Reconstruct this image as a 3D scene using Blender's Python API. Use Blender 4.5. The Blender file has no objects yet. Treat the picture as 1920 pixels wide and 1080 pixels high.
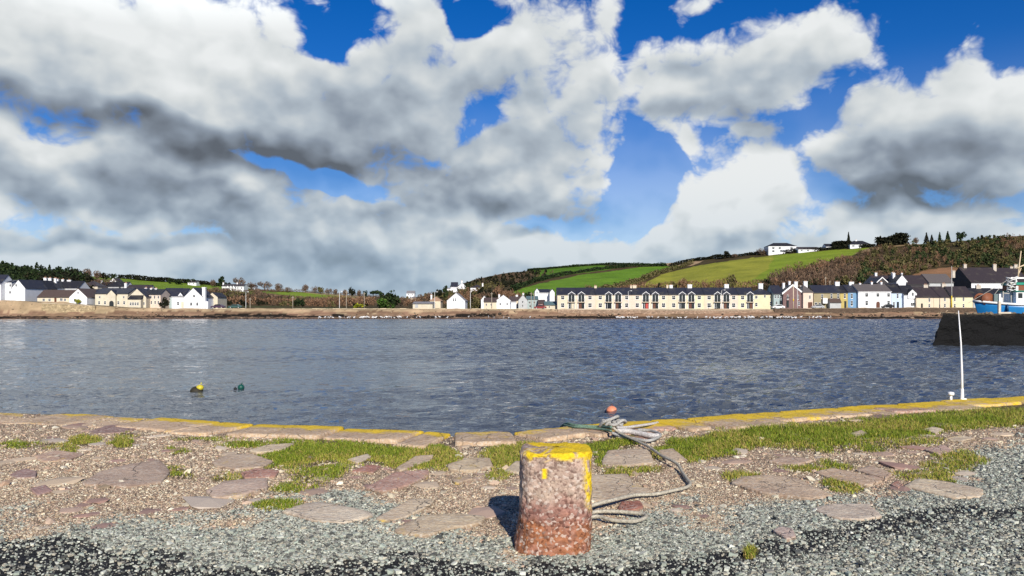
import bpy, bmesh, math, random
import numpy as np
from mathutils import Vector, Matrix

random.seed(7); RNG = np.random.default_rng(11)
SC = bpy.context.scene
COL = SC.collection
R = math.radians

# ------------------------------------------------------------------ camera, sky, sun, exposure
F = 28.0 / 36.0 * 1920.0          # focal length in photo pixels
HY = 577.0                        # photo row of the horizon
EYE = 3.6                         # eye height above the water
GZ = 2.15                         # quay level above the water

cam_d = bpy.data.cameras.new('camera'); cam = bpy.data.objects.new('camera', cam_d); COL.objects.link(cam)
cam.location = (0, 0, EYE); cam.rotation_euler = (R(90), 0, 0)
cam_d.lens = 28; cam_d.sensor_width = 36; cam_d.shift_y = (HY - 540) / 1920.0
cam_d.clip_start = 0.1; cam_d.clip_end = 6000
SC.camera = cam

SUN_AZ, SUN_EL = R(168), R(28)    # azimuth clockwise from +Y: behind the camera, a little to its right
sun_d = bpy.data.lights.new('sun', 'SUN'); sun = bpy.data.objects.new('sun', sun_d); COL.objects.link(sun)
sun_d.energy = 5.0; sun_d.angle = R(0.5); sun_d.color = (1.0, 0.93, 0.82)
sdir = Vector((math.sin(SUN_AZ) * math.cos(SUN_EL), math.cos(SUN_AZ) * math.cos(SUN_EL), math.sin(SUN_EL)))
sun.rotation_euler = sdir.to_track_quat('Z', 'Y').to_euler(); sun.location = (10, -30, 40)

SC.view_settings.view_transform = 'Standard'; SC.view_settings.look = 'None'
SC.view_settings.exposure = 0.22; SC.view_settings.gamma = 1.0
SC.cycles.max_bounces = 5; SC.cycles.transparent_max_bounces = 6

def make_world():
    w = bpy.data.worlds.new('World'); SC.world = w; w.use_nodes = True
    nt = w.node_tree; nt.nodes.clear()
    def nd(t, **k):
        n = nt.nodes.new(t)
        for a, b in k.items(): setattr(n, a, b)
        return n
    def put(sock, v):
        if isinstance(v, bpy.types.NodeSocket): nt.links.new(v, sock)
        else: sock.default_value = v
    def m(op, a, b=None, c=None, clamp=False):
        n = nd('ShaderNodeMath', operation=op, use_clamp=clamp); put(n.inputs[0], a)
        if b is not None: put(n.inputs[1], b)
        if c is not None: put(n.inputs[2], c)
        return n.outputs[0]
    def mr(v, a, b, c=0.0, d=1.0, kind='SMOOTHSTEP'):
        n = nd('ShaderNodeMapRange', interpolation_type=kind); put(n.inputs['Value'], v)
        for i, x in zip(('From Min', 'From Max', 'To Min', 'To Max'), (a, b, c, d)): n.inputs[i].default_value = x
        return n.outputs[0]
    tc = nd('ShaderNodeTexCoord')
    sep = nd('ShaderNodeSeparateXYZ'); put(sep.inputs[0], tc.outputs['Generated'])
    az = m('ARCTAN2', sep.outputs[0], sep.outputs[1])
    el = m('ARCSINE', m('ABSOLUTE', sep.outputs[2]))
    cmb = nd('ShaderNodeCombineXYZ'); put(cmb.inputs[0], az); put(cmb.inputs[1], el)
    P = cmb.outputs[0]
    def warp(p, amp, scale):
        n = nd('ShaderNodeTexNoise', noise_dimensions='2D'); put(n.inputs['Vector'], p)
        n.inputs['Scale'].default_value = scale; n.inputs['Detail'].default_value = 3.0
        s = nd('ShaderNodeVectorMath', operation='SUBTRACT'); put(s.inputs[0], n.outputs['Color']); s.inputs[1].default_value = (.5, .5, .5)
        a = nd('ShaderNodeVectorMath', operation='SCALE'); put(a.inputs[0], s.outputs[0]); a.inputs['Scale'].default_value = amp
        b = nd('ShaderNodeVectorMath', operation='ADD'); put(b.inputs[0], p); put(b.inputs[1], a.outputs[0])
        return b.outputs[0]
    PW = warp(P, 0.085, 6.5)
    def cones(blobs, p, grow):
        for (x, y, rx, ry, rot, wt) in blobs:
            a = math.atan((x - 960) / F); e = math.atan((HY - y) / F * math.cos(a))
            mp = nd('ShaderNodeMapping', vector_type='TEXTURE'); put(mp.inputs['Vector'], p)
            mp.inputs['Location'].default_value = (a, e, 0); mp.inputs['Rotation'].default_value = (0, 0, R(-rot))
            c = math.cos(a) ** 1.5
            mp.inputs['Scale'].default_value = (rx * grow / F * c, ry * grow / F * c, 1)
            g = nd('ShaderNodeTexGradient', gradient_type='SPHERICAL'); put(g.inputs[0], mp.outputs[0])
            yield g.outputs['Fac'], wt
    def union(blobs, p):
        tot = 0.0
        for f, wt in cones(blobs, p, 1.64):
            tot = m('SMOOTH_MAX', m('MULTIPLY', f, wt), tot, 0.16)
        return tot
    def total(blobs, p):
        tot = 0.0
        for f, wt in cones(blobs, p, 1.5):
            tot = m('MULTIPLY_ADD', m('SMOOTH_MIN', f, 0.62, 0.3), wt * 1.6, tot)
        return tot
    def puffs(p, d1=8.0, d2=4.0):
        s = nd('ShaderNodeMapping'); put(s.inputs['Vector'], p); s.inputs['Scale'].default_value = (1, 1.3, 1)
        n = nd('ShaderNodeTexNoise', noise_dimensions='2D'); put(n.inputs['Vector'], s.outputs[0])
        n.inputs['Scale'].default_value = 5.5; n.inputs['Detail'].default_value = d1; n.inputs['Roughness'].default_value = 0.6
        q = warp(s.outputs[0], 0.04, 16.0)
        v = nd('ShaderNodeTexVoronoi', voronoi_dimensions='2D', feature='SMOOTH_F1'); put(v.inputs['Vector'], q)
        v.inputs['Scale'].default_value = 13; v.inputs['Detail'].default_value = d2; v.inputs['Roughness'].default_value = 0.62
        v.inputs['Smoothness'].default_value = 0.3
        a = m('MULTIPLY_ADD', n.outputs['Fac'], 1.0, -0.5)
        b = m('MULTIPLY_ADD', v.outputs['Distance'], -0.55, 0.25)
        return a, b
    shape = [  # the clouds of the photograph: x, y, half sizes in photo pixels, tilt, weight
        (100, 60, 440, 170, 8, 1.2), (420, 130, 270, 150, 15, 1.15), (560, 265, 280, 80, 14, 1.05), (230, 195, 360, 75, 9, 1),
        (760, 220, 220, 165, 0, 1.05), (730, 80, 130, 90, 0, 1), (960, 85, 150, 85, 0, 1), (1080, 115, 110, 80, 0, .95), (1125, 45, 55, 60, 0, .9),
        (990, 300, 180, 105, -5, 1.1), (1075, 225, 100, 80, 0, 1), (960, 380, 210, 50, 0, 1),
        (40, 300, 260, 120, 5, 1.2), (260, 355, 280, 115, 10, 1.2), (450, 420, 290, 95, 12, 1.05), (660, 420, 150, 65, 0, .95),
        (200, 500, 700, 80, 0, 1.2), (850, 490, 560, 80, 0, 1.15), (820, 415, 220, 55, 0, .95),
        (1285, 165, 125, 75, -5, 1), (1500, 90, 160, 105, -25, 1.05), (1400, 150, 120, 70, -15, .95), (1610, 95, 60, 70, 0, .8), (1320, 10, 60, 26, 0, .62), (1235, 105, 50, 30, 0, .8),
        (1370, 390, 140, 95, 0, 1.15), (1330, 450, 220, 60, 0, 1.1), (1445, 325, 75, 55, 0, 1), (1440, 258, 60, 30, 0, .8), (1280, 280, 30, 65, 15, .7),
        (1790, 270, 190, 120, 0, 1.1), (1840, 160, 80, 75, 0, 1), (1680, 325, 150, 60, 0, 1), (1650, 205, 55, 50, 0, .85), (1930, 230, 120, 120, 0, 1),
        (1720, 410, 210, 42, 0, 1.05), (1700, 465, 460, 60, 0, 1.05), (1300, 545, 1500, 75, 0, 1.3), (860, 300, 120, 90, 0, .9), (850, 350, 200, 50, 8, .95), (1590, 415, 90, 35, 0, .9), (2200, 420, 400, 100, 0, 1),
        (150, -300, 760, 280, 0, 1.1), (1560, -330, 300, 130, 0, 1), (-500, 300, 500, 300, 0, 1.1), (2500, 100, 400, 160, 0, 1)]
    shape += [(610, 20, 90, 60, 0, .72), (700, 60, 70, 60, 0, .8), (80, 215, 200, 50, 8, .8), (1195, 120, 75, 60, 0, .92), (1135, 150, 70, 80, 0, .92), (1230, 250, 60, 60, 0, .7), (330, 300, 200, 60, 12, 1.0), (950, 190, 115, 60, 0, 1), (770, 15, 110, 70, 0, .95), (1060, 170, 90, 60, 0, .95)]
    gaps = [(645, 50, 70, 36, 0, -.5), (610, 350, 120, 15, 16, -.42), (905, 215, 60, 26, -35, -.35), (885, 12, 70, 30, 10, -.6), (1205, 345, 45, 90, 0, -.5)]
    dark = [   # undersides and shaded flanks (+) and the sunlit tops (-)
        (330, 268, 330, 36, 12, .55), (60, 205, 220, 34, 2, .5), (600, 325, 260, 40, 10, .55), (330, 60, 300, 130, 8, -.4), (760, 120, 160, 80, 0, -.12), (540, 210, 200, 110, 12, .28), (120, 120, 110, 50, 0, .3),
        (790, 240, 210, 140, 0, .3), (640, 140, 100, 80, 0, .15), (950, 90, 150, 70, 0, .15),
        (170, 340, 220, 70, 10, .30), (420, 420, 320, 80, 10, .28), (80, 245, 90, 30, 12, -.25), (170, 435, 160, 30, 4, -.25), (180, 468, 260, 16, 0, .22), (90, 492, 200, 18, 0, -.35),
        (640, 480, 260, 60, 0, .25), (1010, 385, 170, 30, 0, .45), (1000, 300, 150, 60, 0, .08), (985, 440, 35, 10, 0, .5),
        (1310, 150, 170, 60, 0, .25), (1500, 70, 150, 90, 0, .15), (1330, 205, 130, 26, 0, .3), (1440, 258, 90, 40, 0, .55), (1370, 370, 130, 90, 0, -.42), (60, 250, 120, 40, 10, -.2), (1000, 470, 260, 30, 0, -.25), (690, 375, 60, 30, 0, -.2), (1330, 470, 160, 30, 0, .2),
        (1730, 345, 190, 60, 0, .55), (1770, 260, 180, 110, 0, .35), (1875, 190, 100, 80, 0, -.1), (1640, 380, 140, 22, 0, .5), (1700, 405, 200, 22, 0, -.2), (1440, 470, 120, 24, 0, .3)]
    fb, vo = puffs(P)
    off = nd('ShaderNodeVectorMath', operation='ADD'); put(off.inputs[0], P); off.inputs[1].default_value = (0.008, 0.022, 0)
    fb2, vo2 = puffs(off.outputs[0], 4.5, 1.5); fb1, vo1 = puffs(P, 4.5, 1.5)
    dens = m('ADD', union(shape, PW), total(gaps, PW))
    dens = m('ADD', dens, m('MULTIPLY_ADD', fb, 0.85, m('MULTIPLY', vo, 0.62)))
    alpha = mr(dens, 0.13, 0.44)
    relief = m('MULTIPLY_ADD', m('SUBTRACT', fb1, fb2), 1.0, m('MULTIPLY', m('SUBTRACT', vo1, vo2), 1.0))
    up = nd('ShaderNodeVectorMath', operation='ADD'); put(up.inputs[0], PW); up.inputs[1].default_value = (0.012, 0.062, 0)
    above = mr(m('ADD', union(shape, up.outputs[0]), m('MULTIPLY', fb1, 0.5)), 0.12, 0.72)
    alpha = m('MAXIMUM', alpha, mr(el, 0.0, 0.30, 0.50, 0.0))
    t = m('MULTIPLY_ADD', relief, mr(el, 0.02, 0.24, 0.95, 0.46), 0.955)
    t = m('MULTIPLY_ADD', above, -0.21, t)
    t = m('MULTIPLY_ADD', total(dark, PW), -0.66, t)
    t = m('MULTIPLY_ADD', fb, 0.10, t)
    t = m('ADD', t, mr(dens, 0.15, 0.55, 0.06, -0.02))
    ramp = nd('ShaderNodeValToRGB'); put(ramp.inputs[0], t); cr = ramp.color_ramp
    cr.elements[0].position = 0.0; cr.elements[0].color = (0.12, 0.14, 0.17, 1)
    cr.elements[1].position = 1.0; cr.elements[1].color = (0.84, 0.865, 0.87, 1)
    for pos, c in ((0.3, (0.27, 0.32, 0.39, 1)), (0.55, (0.455, 0.52, 0.585, 1)), (0.8, (0.70, 0.735, 0.745, 1))):
        q = cr.elements.new(pos); q.color = c
    hz = mr(el, 0.0, 0.18, 0.52, 0.0)
    mixc = nd('ShaderNodeMix', data_type='RGBA'); put(mixc.inputs[0], hz); put(mixc.inputs[6], ramp.outputs[0]); mixc.inputs[7].default_value = (0.36, 0.51, 0.65, 1)
    sky = nd('ShaderNodeTexSky', sky_type='NISHITA', sun_disc=False, sun_elevation=SUN_EL, sun_rotation=SUN_AZ, air_density=1.0, dust_density=0.0, ozone_density=4.0, altitude=1500)
    hsv = nd('ShaderNodeHueSaturation'); put(hsv.inputs['Color'], sky.outputs[0]); hsv.inputs['Saturation'].default_value = 1.35; hsv.inputs['Hue'].default_value = 0.515
    b1 = nd('ShaderNodeBackground'); put(b1.inputs[0], hsv.outputs[0]); b1.inputs[1].default_value = 0.085
    b2 = nd('ShaderNodeBackground'); put(b2.inputs[0], mixc.outputs[2]); put(b2.inputs[1], m('MULTIPLY_ADD', total([(120, -520, 900, 320, 0, 1.25)], P), 1.0, 0.84))  # extra glow in unseen cloud overhead, added to lighten the water
    ms = nd('ShaderNodeMixShader'); put(ms.inputs[0], alpha); put(ms.inputs[1], b1.outputs[0]); put(ms.inputs[2], b2.outputs[0])
    out = nd('ShaderNodeOutputWorld'); put(out.inputs[0], ms.outputs[0])
    w.cycles.sampling_method = 'MANUAL'; w.cycles.sample_map_resolution = 512
make_world()
# ------------------------------------------------------------------ helpers
def P(x, y, Y):
    """photo pixel at distance Y -> world point"""
    return Vector(((x - 960) / F * Y, Y, EYE - (y - HY) / F * Y))
def PX(x, Y): return (x - 960) / F * Y
def PZ(y, Y): return EYE - (y - HY) / F * Y
def G(x, y, z=GZ):
    """photo pixel on the level z -> world x, y"""
    Y = (EYE - z) * F / (y - HY)
    return ((x - 960) / F * Y, Y)

def hash2(ix, iy, seed):
    h = (ix.astype(np.int64) * 374761393 + iy.astype(np.int64) * 668265263 + seed * 974634533) & 0x7fffffff
    h = ((h ^ (h >> 13)) * 1274126177) & 0x7fffffff
    return ((h ^ (h >> 16)) & 0xffff) / 65535.0
def vnoise(x, y, seed=0):
    x = np.asarray(x, float); y = np.asarray(y, float)
    ix = np.floor(x); iy = np.floor(y); fx = x - ix; fy = y - iy
    fx = fx * fx * (3 - 2 * fx); fy = fy * fy * (3 - 2 * fy)
    a = hash2(ix, iy, seed); b = hash2(ix + 1, iy, seed); c = hash2(ix, iy + 1, seed); d = hash2(ix + 1, iy + 1, seed)
    return (a * (1 - fx) + b * fx) * (1 - fy) + (c * (1 - fx) + d * fx) * fy
def fbm(x, y, octv=4, seed=0):
    t = 0.0; amp = 0.5; tot = 0
    for i in range(octv):
        t = t + amp * vnoise(x * 2 ** i, y * 2 ** i, seed + i * 17); tot += amp; amp *= 0.5
    return t / tot
def inpoly(x, y, poly):
    x = np.asarray(x, float); y = np.asarray(y, float)
    ins = np.zeros(x.shape, bool); n = len(poly)
    for i in range(n):
        x0, y0 = poly[i]; x1, y1 = poly[(i + 1) % n]
        if y0 == y1: continue
        c = ((y0 > y) != (y1 > y)) & (x < (x1 - x0) * (y - y0) / (y1 - y0) + x0)
        ins ^= c
    return ins
def sstep(a, b, x):
    t = np.clip((x - a) / (b - a), 0, 1); return t * t * (3 - 2 * t)

def obj(name, me, mat=None, parent=None, loc=None):
    o = bpy.data.objects.new(name, me); COL.objects.link(o)
    if mat is not None:
        for mm in (mat if isinstance(mat, (list, tuple)) else [mat]): me.materials.append(mm)
    if parent is not None: o.parent = parent
    if loc is not None: o.location = loc
    return o
def tag(o, label=None, cat=None, group=None, kind=None):
    if label: o['label'] = label
    if cat: o['category'] = cat
    if group: o['group'] = group
    if kind: o['kind'] = kind
    return o
def thing(name, label, cat, loc=(0, 0, 0), rz=0, group=None):
    o = bpy.data.objects.new(name, None); COL.objects.link(o); o.empty_display_size = 0.2
    o.location = loc; o.rotation_euler = (0, 0, rz)
    return tag(o, label, cat, group)
def copy_tree(o, parent=None):
    c = o.copy(); COL.objects.link(c)
    if parent is not None: c.parent = parent
    for ch in o.children: copy_tree(ch, c)
    return c
def npmesh(name, verts, faces, smooth=False, attr=None, colname='tint'):
    """fast mesh from numpy; faces: (n,3) or (n,4) array; attr: per-vertex rgb"""
    me = bpy.data.meshes.new(name)
    verts = np.asarray(verts, np.float32); faces = np.asarray(faces, np.int32)
    k = faces.shape[1]
    me.vertices.add(len(verts)); me.vertices.foreach_set('co', verts.ravel())
    me.loops.add(faces.size); me.loops.foreach_set('vertex_index', faces.ravel())
    me.polygons.add(len(faces)); me.polygons.foreach_set('loop_start', np.arange(0, faces.size, k, dtype=np.int32))
    me.polygons.foreach_set('use_smooth', np.full(len(faces), smooth))
    if attr is not None:
        ca = me.color_attributes.new(colname, 'FLOAT_COLOR', 'POINT')
        c = np.ones((len(verts), 4), np.float32); c[:, :3] = attr
        ca.data.foreach_set('color', c.ravel())
    me.update(calc_edges=True); me.validate()
    return me

class MB:
    """collects simple shapes into one mesh"""
    def __init__(s): s.v = []; s.f = []; s.mi = []; s.cur = 0
    def face(s, pts):
        n = len(s.v); s.v += [tuple(p) for p in pts]; s.f.append(list(range(n, n + len(pts)))); s.mi.append(s.cur)
    def poly(s, verts, faces):
        n = len(s.v); s.v += [tuple(p) for p in verts]
        for f in faces: s.f.append([n + i for i in f]); s.mi.append(s.cur)
    def box(s, x0, x1, y0, y1, z0, z1):
        s.poly([(x0, y0, z0), (x1, y0, z0), (x1, y1, z0), (x0, y1, z0), (x0, y0, z1), (x1, y0, z1), (x1, y1, z1), (x0, y1, z1)],
               [(3, 2, 1, 0), (4, 5, 6, 7), (0, 1, 5, 4), (1, 2, 6, 5), (2, 3, 7, 6), (3, 0, 4, 7)])
    def tube(s, pts, rad, n=8, cap=True):
        pts = [Vector(p) for p in pts]; k = len(pts)
        if not isinstance(rad, (list, tuple)): rad = [rad] * k
        base = len(s.v); ref = Vector((0, 0, 1))
        for i, p in enumerate(pts):
            d = (pts[min(i + 1, k - 1)] - pts[max(i - 1, 0)]).normalized()
            r = ref if abs(d.dot(ref)) < 0.95 else Vector((1, 0, 0))
            a = d.cross(r).normalized(); b = d.cross(a)
            for j in range(n):
                t = 2 * math.pi * j / n
                s.v.append(tuple(p + (a * math.cos(t) + b * math.sin(t)) * rad[i]))
        for i in range(k - 1):
            for j in range(n):
                j2 = (j + 1) % n
                s.f.append([base + i * n + j, base + i * n + j2, base + (i + 1) * n + j2, base + (i + 1) * n + j]); s.mi.append(s.cur)
        if cap:
            s.f.append([base + j for j in range(n)]); s.mi.append(s.cur)
            s.f.append([base + (k - 1) * n + j for j in reversed(range(n))]); s.mi.append(s.cur)
    def lathe(s, prof, n=16, c=(0, 0, 0)):
        base = len(s.v); k = len(prof)
        for r, z in prof:
            for j in range(n):
                t = 2 * math.pi * j / n; s.v.append((c[0] + r * math.cos(t), c[1] + r * math.sin(t), c[2] + z))
        for i in range(k - 1):
            for j in range(n):
                j2 = (j + 1) % n
                s.f.append([base + i * n + j, base + i * n + j2, base + (i + 1) * n + j2, base + (i + 1) * n + j]); s.mi.append(s.cur)
        s.f.append([base + j for j in reversed(range(n))]); s.mi.append(s.cur)
        s.f.append([base + (k - 1) * n + j for j in range(n)]); s.mi.append(s.cur)
    def mesh(s, name, smooth=False, fix=True):
        me = bpy.data.meshes.new(name); me.from_pydata(s.v, [], s.f); me.update()
        me.polygons.foreach_set('material_index', s.mi)
        if fix:
            bm = bmesh.new(); bm.from_mesh(me); bmesh.ops.recalc_face_normals(bm, faces=bm.faces[:]); bm.to_mesh(me); bm.free()
        if smooth: me.polygons.foreach_set('use_smooth', [True] * len(me.polygons))
        me.update(); return me
    def build(s, name, mat, parent=None, smooth=False, loc=None):
        return obj(name, s.mesh(name, smooth), mat, parent, loc)

def bevel(me, w, seg=2):
    bm = bmesh.new(); bm.from_mesh(me)
    bmesh.ops.bevel(bm, geom=bm.edges[:], offset=w, segments=seg, affect='EDGES', profile=0.5)
    bm.to_mesh(me); bm.free(); return me

# ------------------------------------------------------------------ materials
class NT:
    def __init__(s, name):
        s.m = bpy.data.materials.new(name); s.m.use_nodes = True; s.t = s.m.node_tree
        s.b = s.t.nodes['Principled BSDF']; s.co = None
    def n(s, t, **k):
        x = s.t.nodes.new(t)
        for a, b in k.items(): setattr(x, a, b)
        return x
    def put(s, sock, v):
        if isinstance(v, bpy.types.NodeSocket): s.t.links.new(v, sock)
        else: sock.default_value = v
    def pos(s, kind='Object'):
        if s.co is None: s.co = s.n('ShaderNodeTexCoord')
        return s.co.outputs[kind]
    def geo(s, out='Position'): return s.n('ShaderNodeNewGeometry').outputs[out]
    def map(s, v, sc):
        x = s.n('ShaderNodeMapping'); s.put(x.inputs[0], v); x.inputs['Scale'].default_value = sc; return x.outputs[0]
    def noise(s, v, sc, det=4, ro=0.55, out='Fac'):
        x = s.n('ShaderNodeTexNoise'); s.put(x.inputs['Vector'], v)
        x.inputs['Scale'].default_value = sc; x.inputs['Detail'].default_value = det; x.inputs['Roughness'].default_value = ro
        return x.outputs[out]
    def voro(s, v, sc, feat='F1', out='Distance'):
        x = s.n('ShaderNodeTexVoronoi', feature=feat); s.put(x.inputs['Vector'], v); x.inputs['Scale'].default_value = sc; return x.outputs[out]
    def math(s, op, a, b=None, clamp=False):
        x = s.n('ShaderNodeMath', operation=op, use_clamp=clamp); s.put(x.inputs[0], a)
        if b is not None: s.put(x.inputs[1], b)
        return x.outputs[0]
    def ramp(s, v, stops):
        x = s.n('ShaderNodeValToRGB'); s.put(x.inputs[0], v); e = x.color_ramp.elements
        def c4(c): return tuple(c) + (1,) if isinstance(c, (list, tuple)) else (c, c, c, 1)
        e[0].position, e[0].color = stops[0][0], c4(stops[0][1]); e[1].position, e[1].color = stops[-1][0], c4(stops[-1][1])
        for p, c in stops[1:-1]:
            q = e.new(p); q.color = c4(c)
        return x.outputs[0]
    def mix(s, f, a, b, mode='MIX'):
        x = s.n('ShaderNodeMix', data_type='RGBA', blend_type=mode); s.put(x.inputs[0], f)
        for i, c in ((6, a), (7, b)):
            s.put(x.inputs[i], c if isinstance(c, bpy.types.NodeSocket) else tuple(c) + (1,))
        return x.outputs[2]
    def attr(s, name, out='Color'):
        x = s.n('ShaderNodeAttribute', attribute_name=name); return x.outputs[out]
    def sep(s, v):
        x = s.n('ShaderNodeSeparateXYZ'); s.put(x.inputs[0], v); return x.outputs
    def bump(s, h, st=0.5, d=0.05, nrm=None):
        x = s.n('ShaderNodeBump'); x.inputs['Strength'].default_value = st; x.inputs['Distance'].default_value = d; s.put(x.inputs['Height'], h)
        if nrm is not None: s.put(x.inputs['Normal'], nrm)
        return x.outputs[0]
    def set(s, col=None, rough=None, bump=None, spec=None, metal=None):
        if col is not None: s.put(s.b.inputs['Base Color'], col if isinstance(col, bpy.types.NodeSocket) else tuple(col) + (1,))
        if rough is not None: s.put(s.b.inputs['Roughness'], rough)
        if bump is not None: s.put(s.b.inputs['Normal'], bump)
        if spec is not None: s.b.inputs['Specular IOR Level'].default_value = spec
        if metal is not None: s.b.inputs['Metallic'].default_value = metal
        return s.m
MATS = {}
def mat_plain(name, col, rough=0.7, var=0.15, scale=1.5, spec=0.3, metal=0.0):
    """paint or render with slight weathering"""
    if name in MATS: return MATS[name]
    t = NT(name); p = t.geo()
    a = t.noise(p, scale, 5, 0.65); g = t.noise(t.map(p, (3, 3, .35)), scale, 3)
    c = t.mix(t.ramp(a, [(0.3, 0.0), (0.75, 1.0)]), tuple(x * (1 - var) for x in col), tuple(min(1, x * (1 + var * .5)) for x in col))
    c = t.mix(t.ramp(g, [(0.52, 0.0), (0.8, var * 1.6)]), c, tuple(x * 0.55 for x in col))
    MATS[name] = t.set(c, rough, spec=spec, metal=metal); return MATS[name]
def mat_roof(name, col, rough=0.55):
    if name in MATS: return MATS[name]
    t = NT(name); p = t.geo(); z = t.sep(p)[2]
    br = t.n('ShaderNodeTexBrick'); t.put(br.inputs['Vector'], t.map(p, (1, 1, 1)))
    course = t.math('FRACT', t.math('MULTIPLY', z, 4.0))
    a = t.noise(p, 2.2, 5, 0.7); b = t.noise(p, 0.5, 3)
    c = t.mix(a, tuple(x * 0.65 for x in col), tuple(x * 1.4 for x in col))
    c = t.mix(t.ramp(course, [(0.0, 0.4), (0.18, 0.0)]), c, tuple(x * 0.45 for x in col))
    c = t.mix(t.ramp(b, [(0.55, 0.0), (0.75, 0.35)]), c, (0.13, 0.12, 0.08))
    MATS[name] = t.set(c, rough, spec=0.35); return MATS[name]
# ------------------------------------------------------------------ water
def mat_water():
    t = NT('sea_water'); p = t.geo()
    big = t.noise(t.map(p, (0.03, 0.05, 1)), 1.0, 3)
    n1 = t.noise(t.map(p, (2.2, 4.2, 1)), 1.0, 3, 0.6)
    n2 = t.noise(t.map(p, (0.55, 1.5, 1)), 1.0, 4, 0.6)
    h = t.math('ADD', t.math('MULTIPLY', n1, 0.09), t.math('MULTIPLY', n2, 0.34))
    h = t.math('MULTIPLY', h, t.attr('gust', 'Fac'))
    b = t.bump(h, 1.0, 1.0)
    t.b.inputs['IOR'].default_value = 1.333
    return t.set((0.060, 0.074, 0.095), 0.045, b, spec=0.5)
def make_water():
    xs = np.concatenate([np.arange(-2600, -260, 60), np.arange(-260, 2180, 6.0), np.arange(2180, 4600, 60)])
    ys = 7.6 * 1.0063 ** np.arange(0, 228); ys = np.concatenate([ys, np.arange(ys[-1] + .2, 258, .2)])
    dY = np.gradient(ys)
    X = (xs[None, :] - 960) / F * ys[:, None]; Y = np.repeat(ys[:, None], len(xs), 1)
    Z = np.zeros_like(X); rng = np.random.default_rng(3)
    pxx = 960 + X * F / np.repeat(ys[:, None], len(xs), 1); row = HY + EYE * F / Y
    pn = fbm(X * 0.05 + 5, Y * 0.035, 4, 9) - .5; pn2 = fbm(X * .02, Y * .16, 4, 19) - .5
    gust = 0.42 + 0.72 * sstep(700, 1080, pxx + pn * 620 - 190 * sstep(650, 800, row)) + 0.9 * np.maximum(pn2, -.2) + .25 * sstep(640, 600, row)
    gust = np.clip(gust * (1 - .55 * np.exp(-((pxx - 1350 + (row - 690) * -2.2) / 75) ** 2 - ((row - 690) / 18) ** 2)), .16, 1.6)
    for i in range(44):
        lam = 0.30 * 1.052 ** i; th = rng.normal(0.35, 0.55)
        kx, ky = math.sin(th), -math.cos(th); k = 2 * math.pi / lam
        ph = (kx * X + ky * Y) * k + rng.uniform(0, 6.28) + 1.6 * fbm(X / lam * .35, Y / lam * .35, 2, i)
        a = 0.0095 * lam ** 0.7
        att = np.clip(lam / (dY * 3.2) - 0.6, 0, 1)[:, None]
        w = np.sin(ph); w = np.sign(w) * np.abs(w) ** 1.0 + 0.35 * np.cos(2 * ph)
        Z += a * att * w
    Z *= gust * 1.0
    n, mcols = X.shape
    v = np.stack([X, Y, Z], -1).reshape(-1, 3)
    i = np.arange((n - 1) * mcols).reshape(n - 1, mcols)[:, :-1].ravel()
    f = np.stack([i, i + 1, i + mcols + 1, i + mcols], 1)
    me = npmesh('water', v, f, True); ga = me.attributes.new('gust', 'FLOAT', 'POINT'); ga.data.foreach_set('value', (gust * (1 - .55 * sstep(30, 140, Y))).ravel().astype(np.float32))
    o = obj('water', me, mat_water()); tag(o, 'rippled blue grey harbour water', kind='structure')
make_water()

# ------------------------------------------------------------------ far shore and hills
TX = [-1600, -700, -300, 0, 130, 220, 300, 420, 520, 620, 700, 770, 830, 870, 900, 950, 1000, 1040, 1100, 1140, 1200, 1260, 1300, 1350, 1430, 1500, 1560, 1640, 1700, 1800, 1860, 1920, 2300, 3600]
TR = [500, 494, 494, 507, 513, 520, 527, 536, 545, 550, 556, 559, 548, 530, 521, 512, 507, 503, 498, 496.5, 497, 492, 489, 483, 477, 472, 468, 463, 458, 452, 446, 441, 425, 430]   # skyline row of the bare land
TY = [480, 480, 480, 500, 510, 540, 560, 600, 640, 700, 740, 740, 700, 680, 680, 690, 700, 720, 740, 740, 740, 760, 720, 690, 670, 660, 650, 640, 630, 620, 610, 600, 600, 600]
SX = [-1600, -100, 0, 100, 170, 240, 330, 1000, 1448, 1600, 1920, 3600]
SL = [556, 560, 563, 566, 571, 576, 579, 580, 580.3, 577.5, 577.5, 577]                    # street level row at the sea wall
STY = 266.0
def street_z(x): return PZ(np.interp(x, SX, SL), STY)
def terrain_z(x, Y):
    x = np.asarray(x, float); Y = np.asarray(Y, float)
    sz = street_z(x); ry = np.interp(x, TX, TR); rY = np.interp(x, TX, TY)
    z = np.interp(Y, [225, 246, 254, 264], [-2.2, -0.45, 0.0, 1.25])
    t = sstep(263.2, 266.4, Y); z = z * (1 - t) + sz * t
    y0 = HY + (EYE - sz) * F / 300.0
    s = np.clip((Y - 300) / (rY - 300), 0, 1)
    yy = y0 + (ry - y0) * s ** 0.85
    zh = EYE - (yy - HY) / F * Y
    z = np.where(Y > 300, zh, z)
    zr = EYE - (ry - HY) / F * rY
    z = np.where(Y > rY, zr - (Y - rY) * 0.06, z)
    return z
def ground_at(x, y):
    """distance and height where the hillside shows at photo pixel x, y"""
    Ys = np.arange(266, 780, 1.0); zz = terrain_z(np.full_like(Ys, x), Ys); rows = HY - (zz - EYE) * F / Ys
    k = np.argmax(rows <= y)
    return (Ys[k], float(zz[k])) if rows.min() <= y else (float(np.interp(x, TX, TY)), float(terrain_z(x, np.interp(x, TX, TY))))
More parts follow.
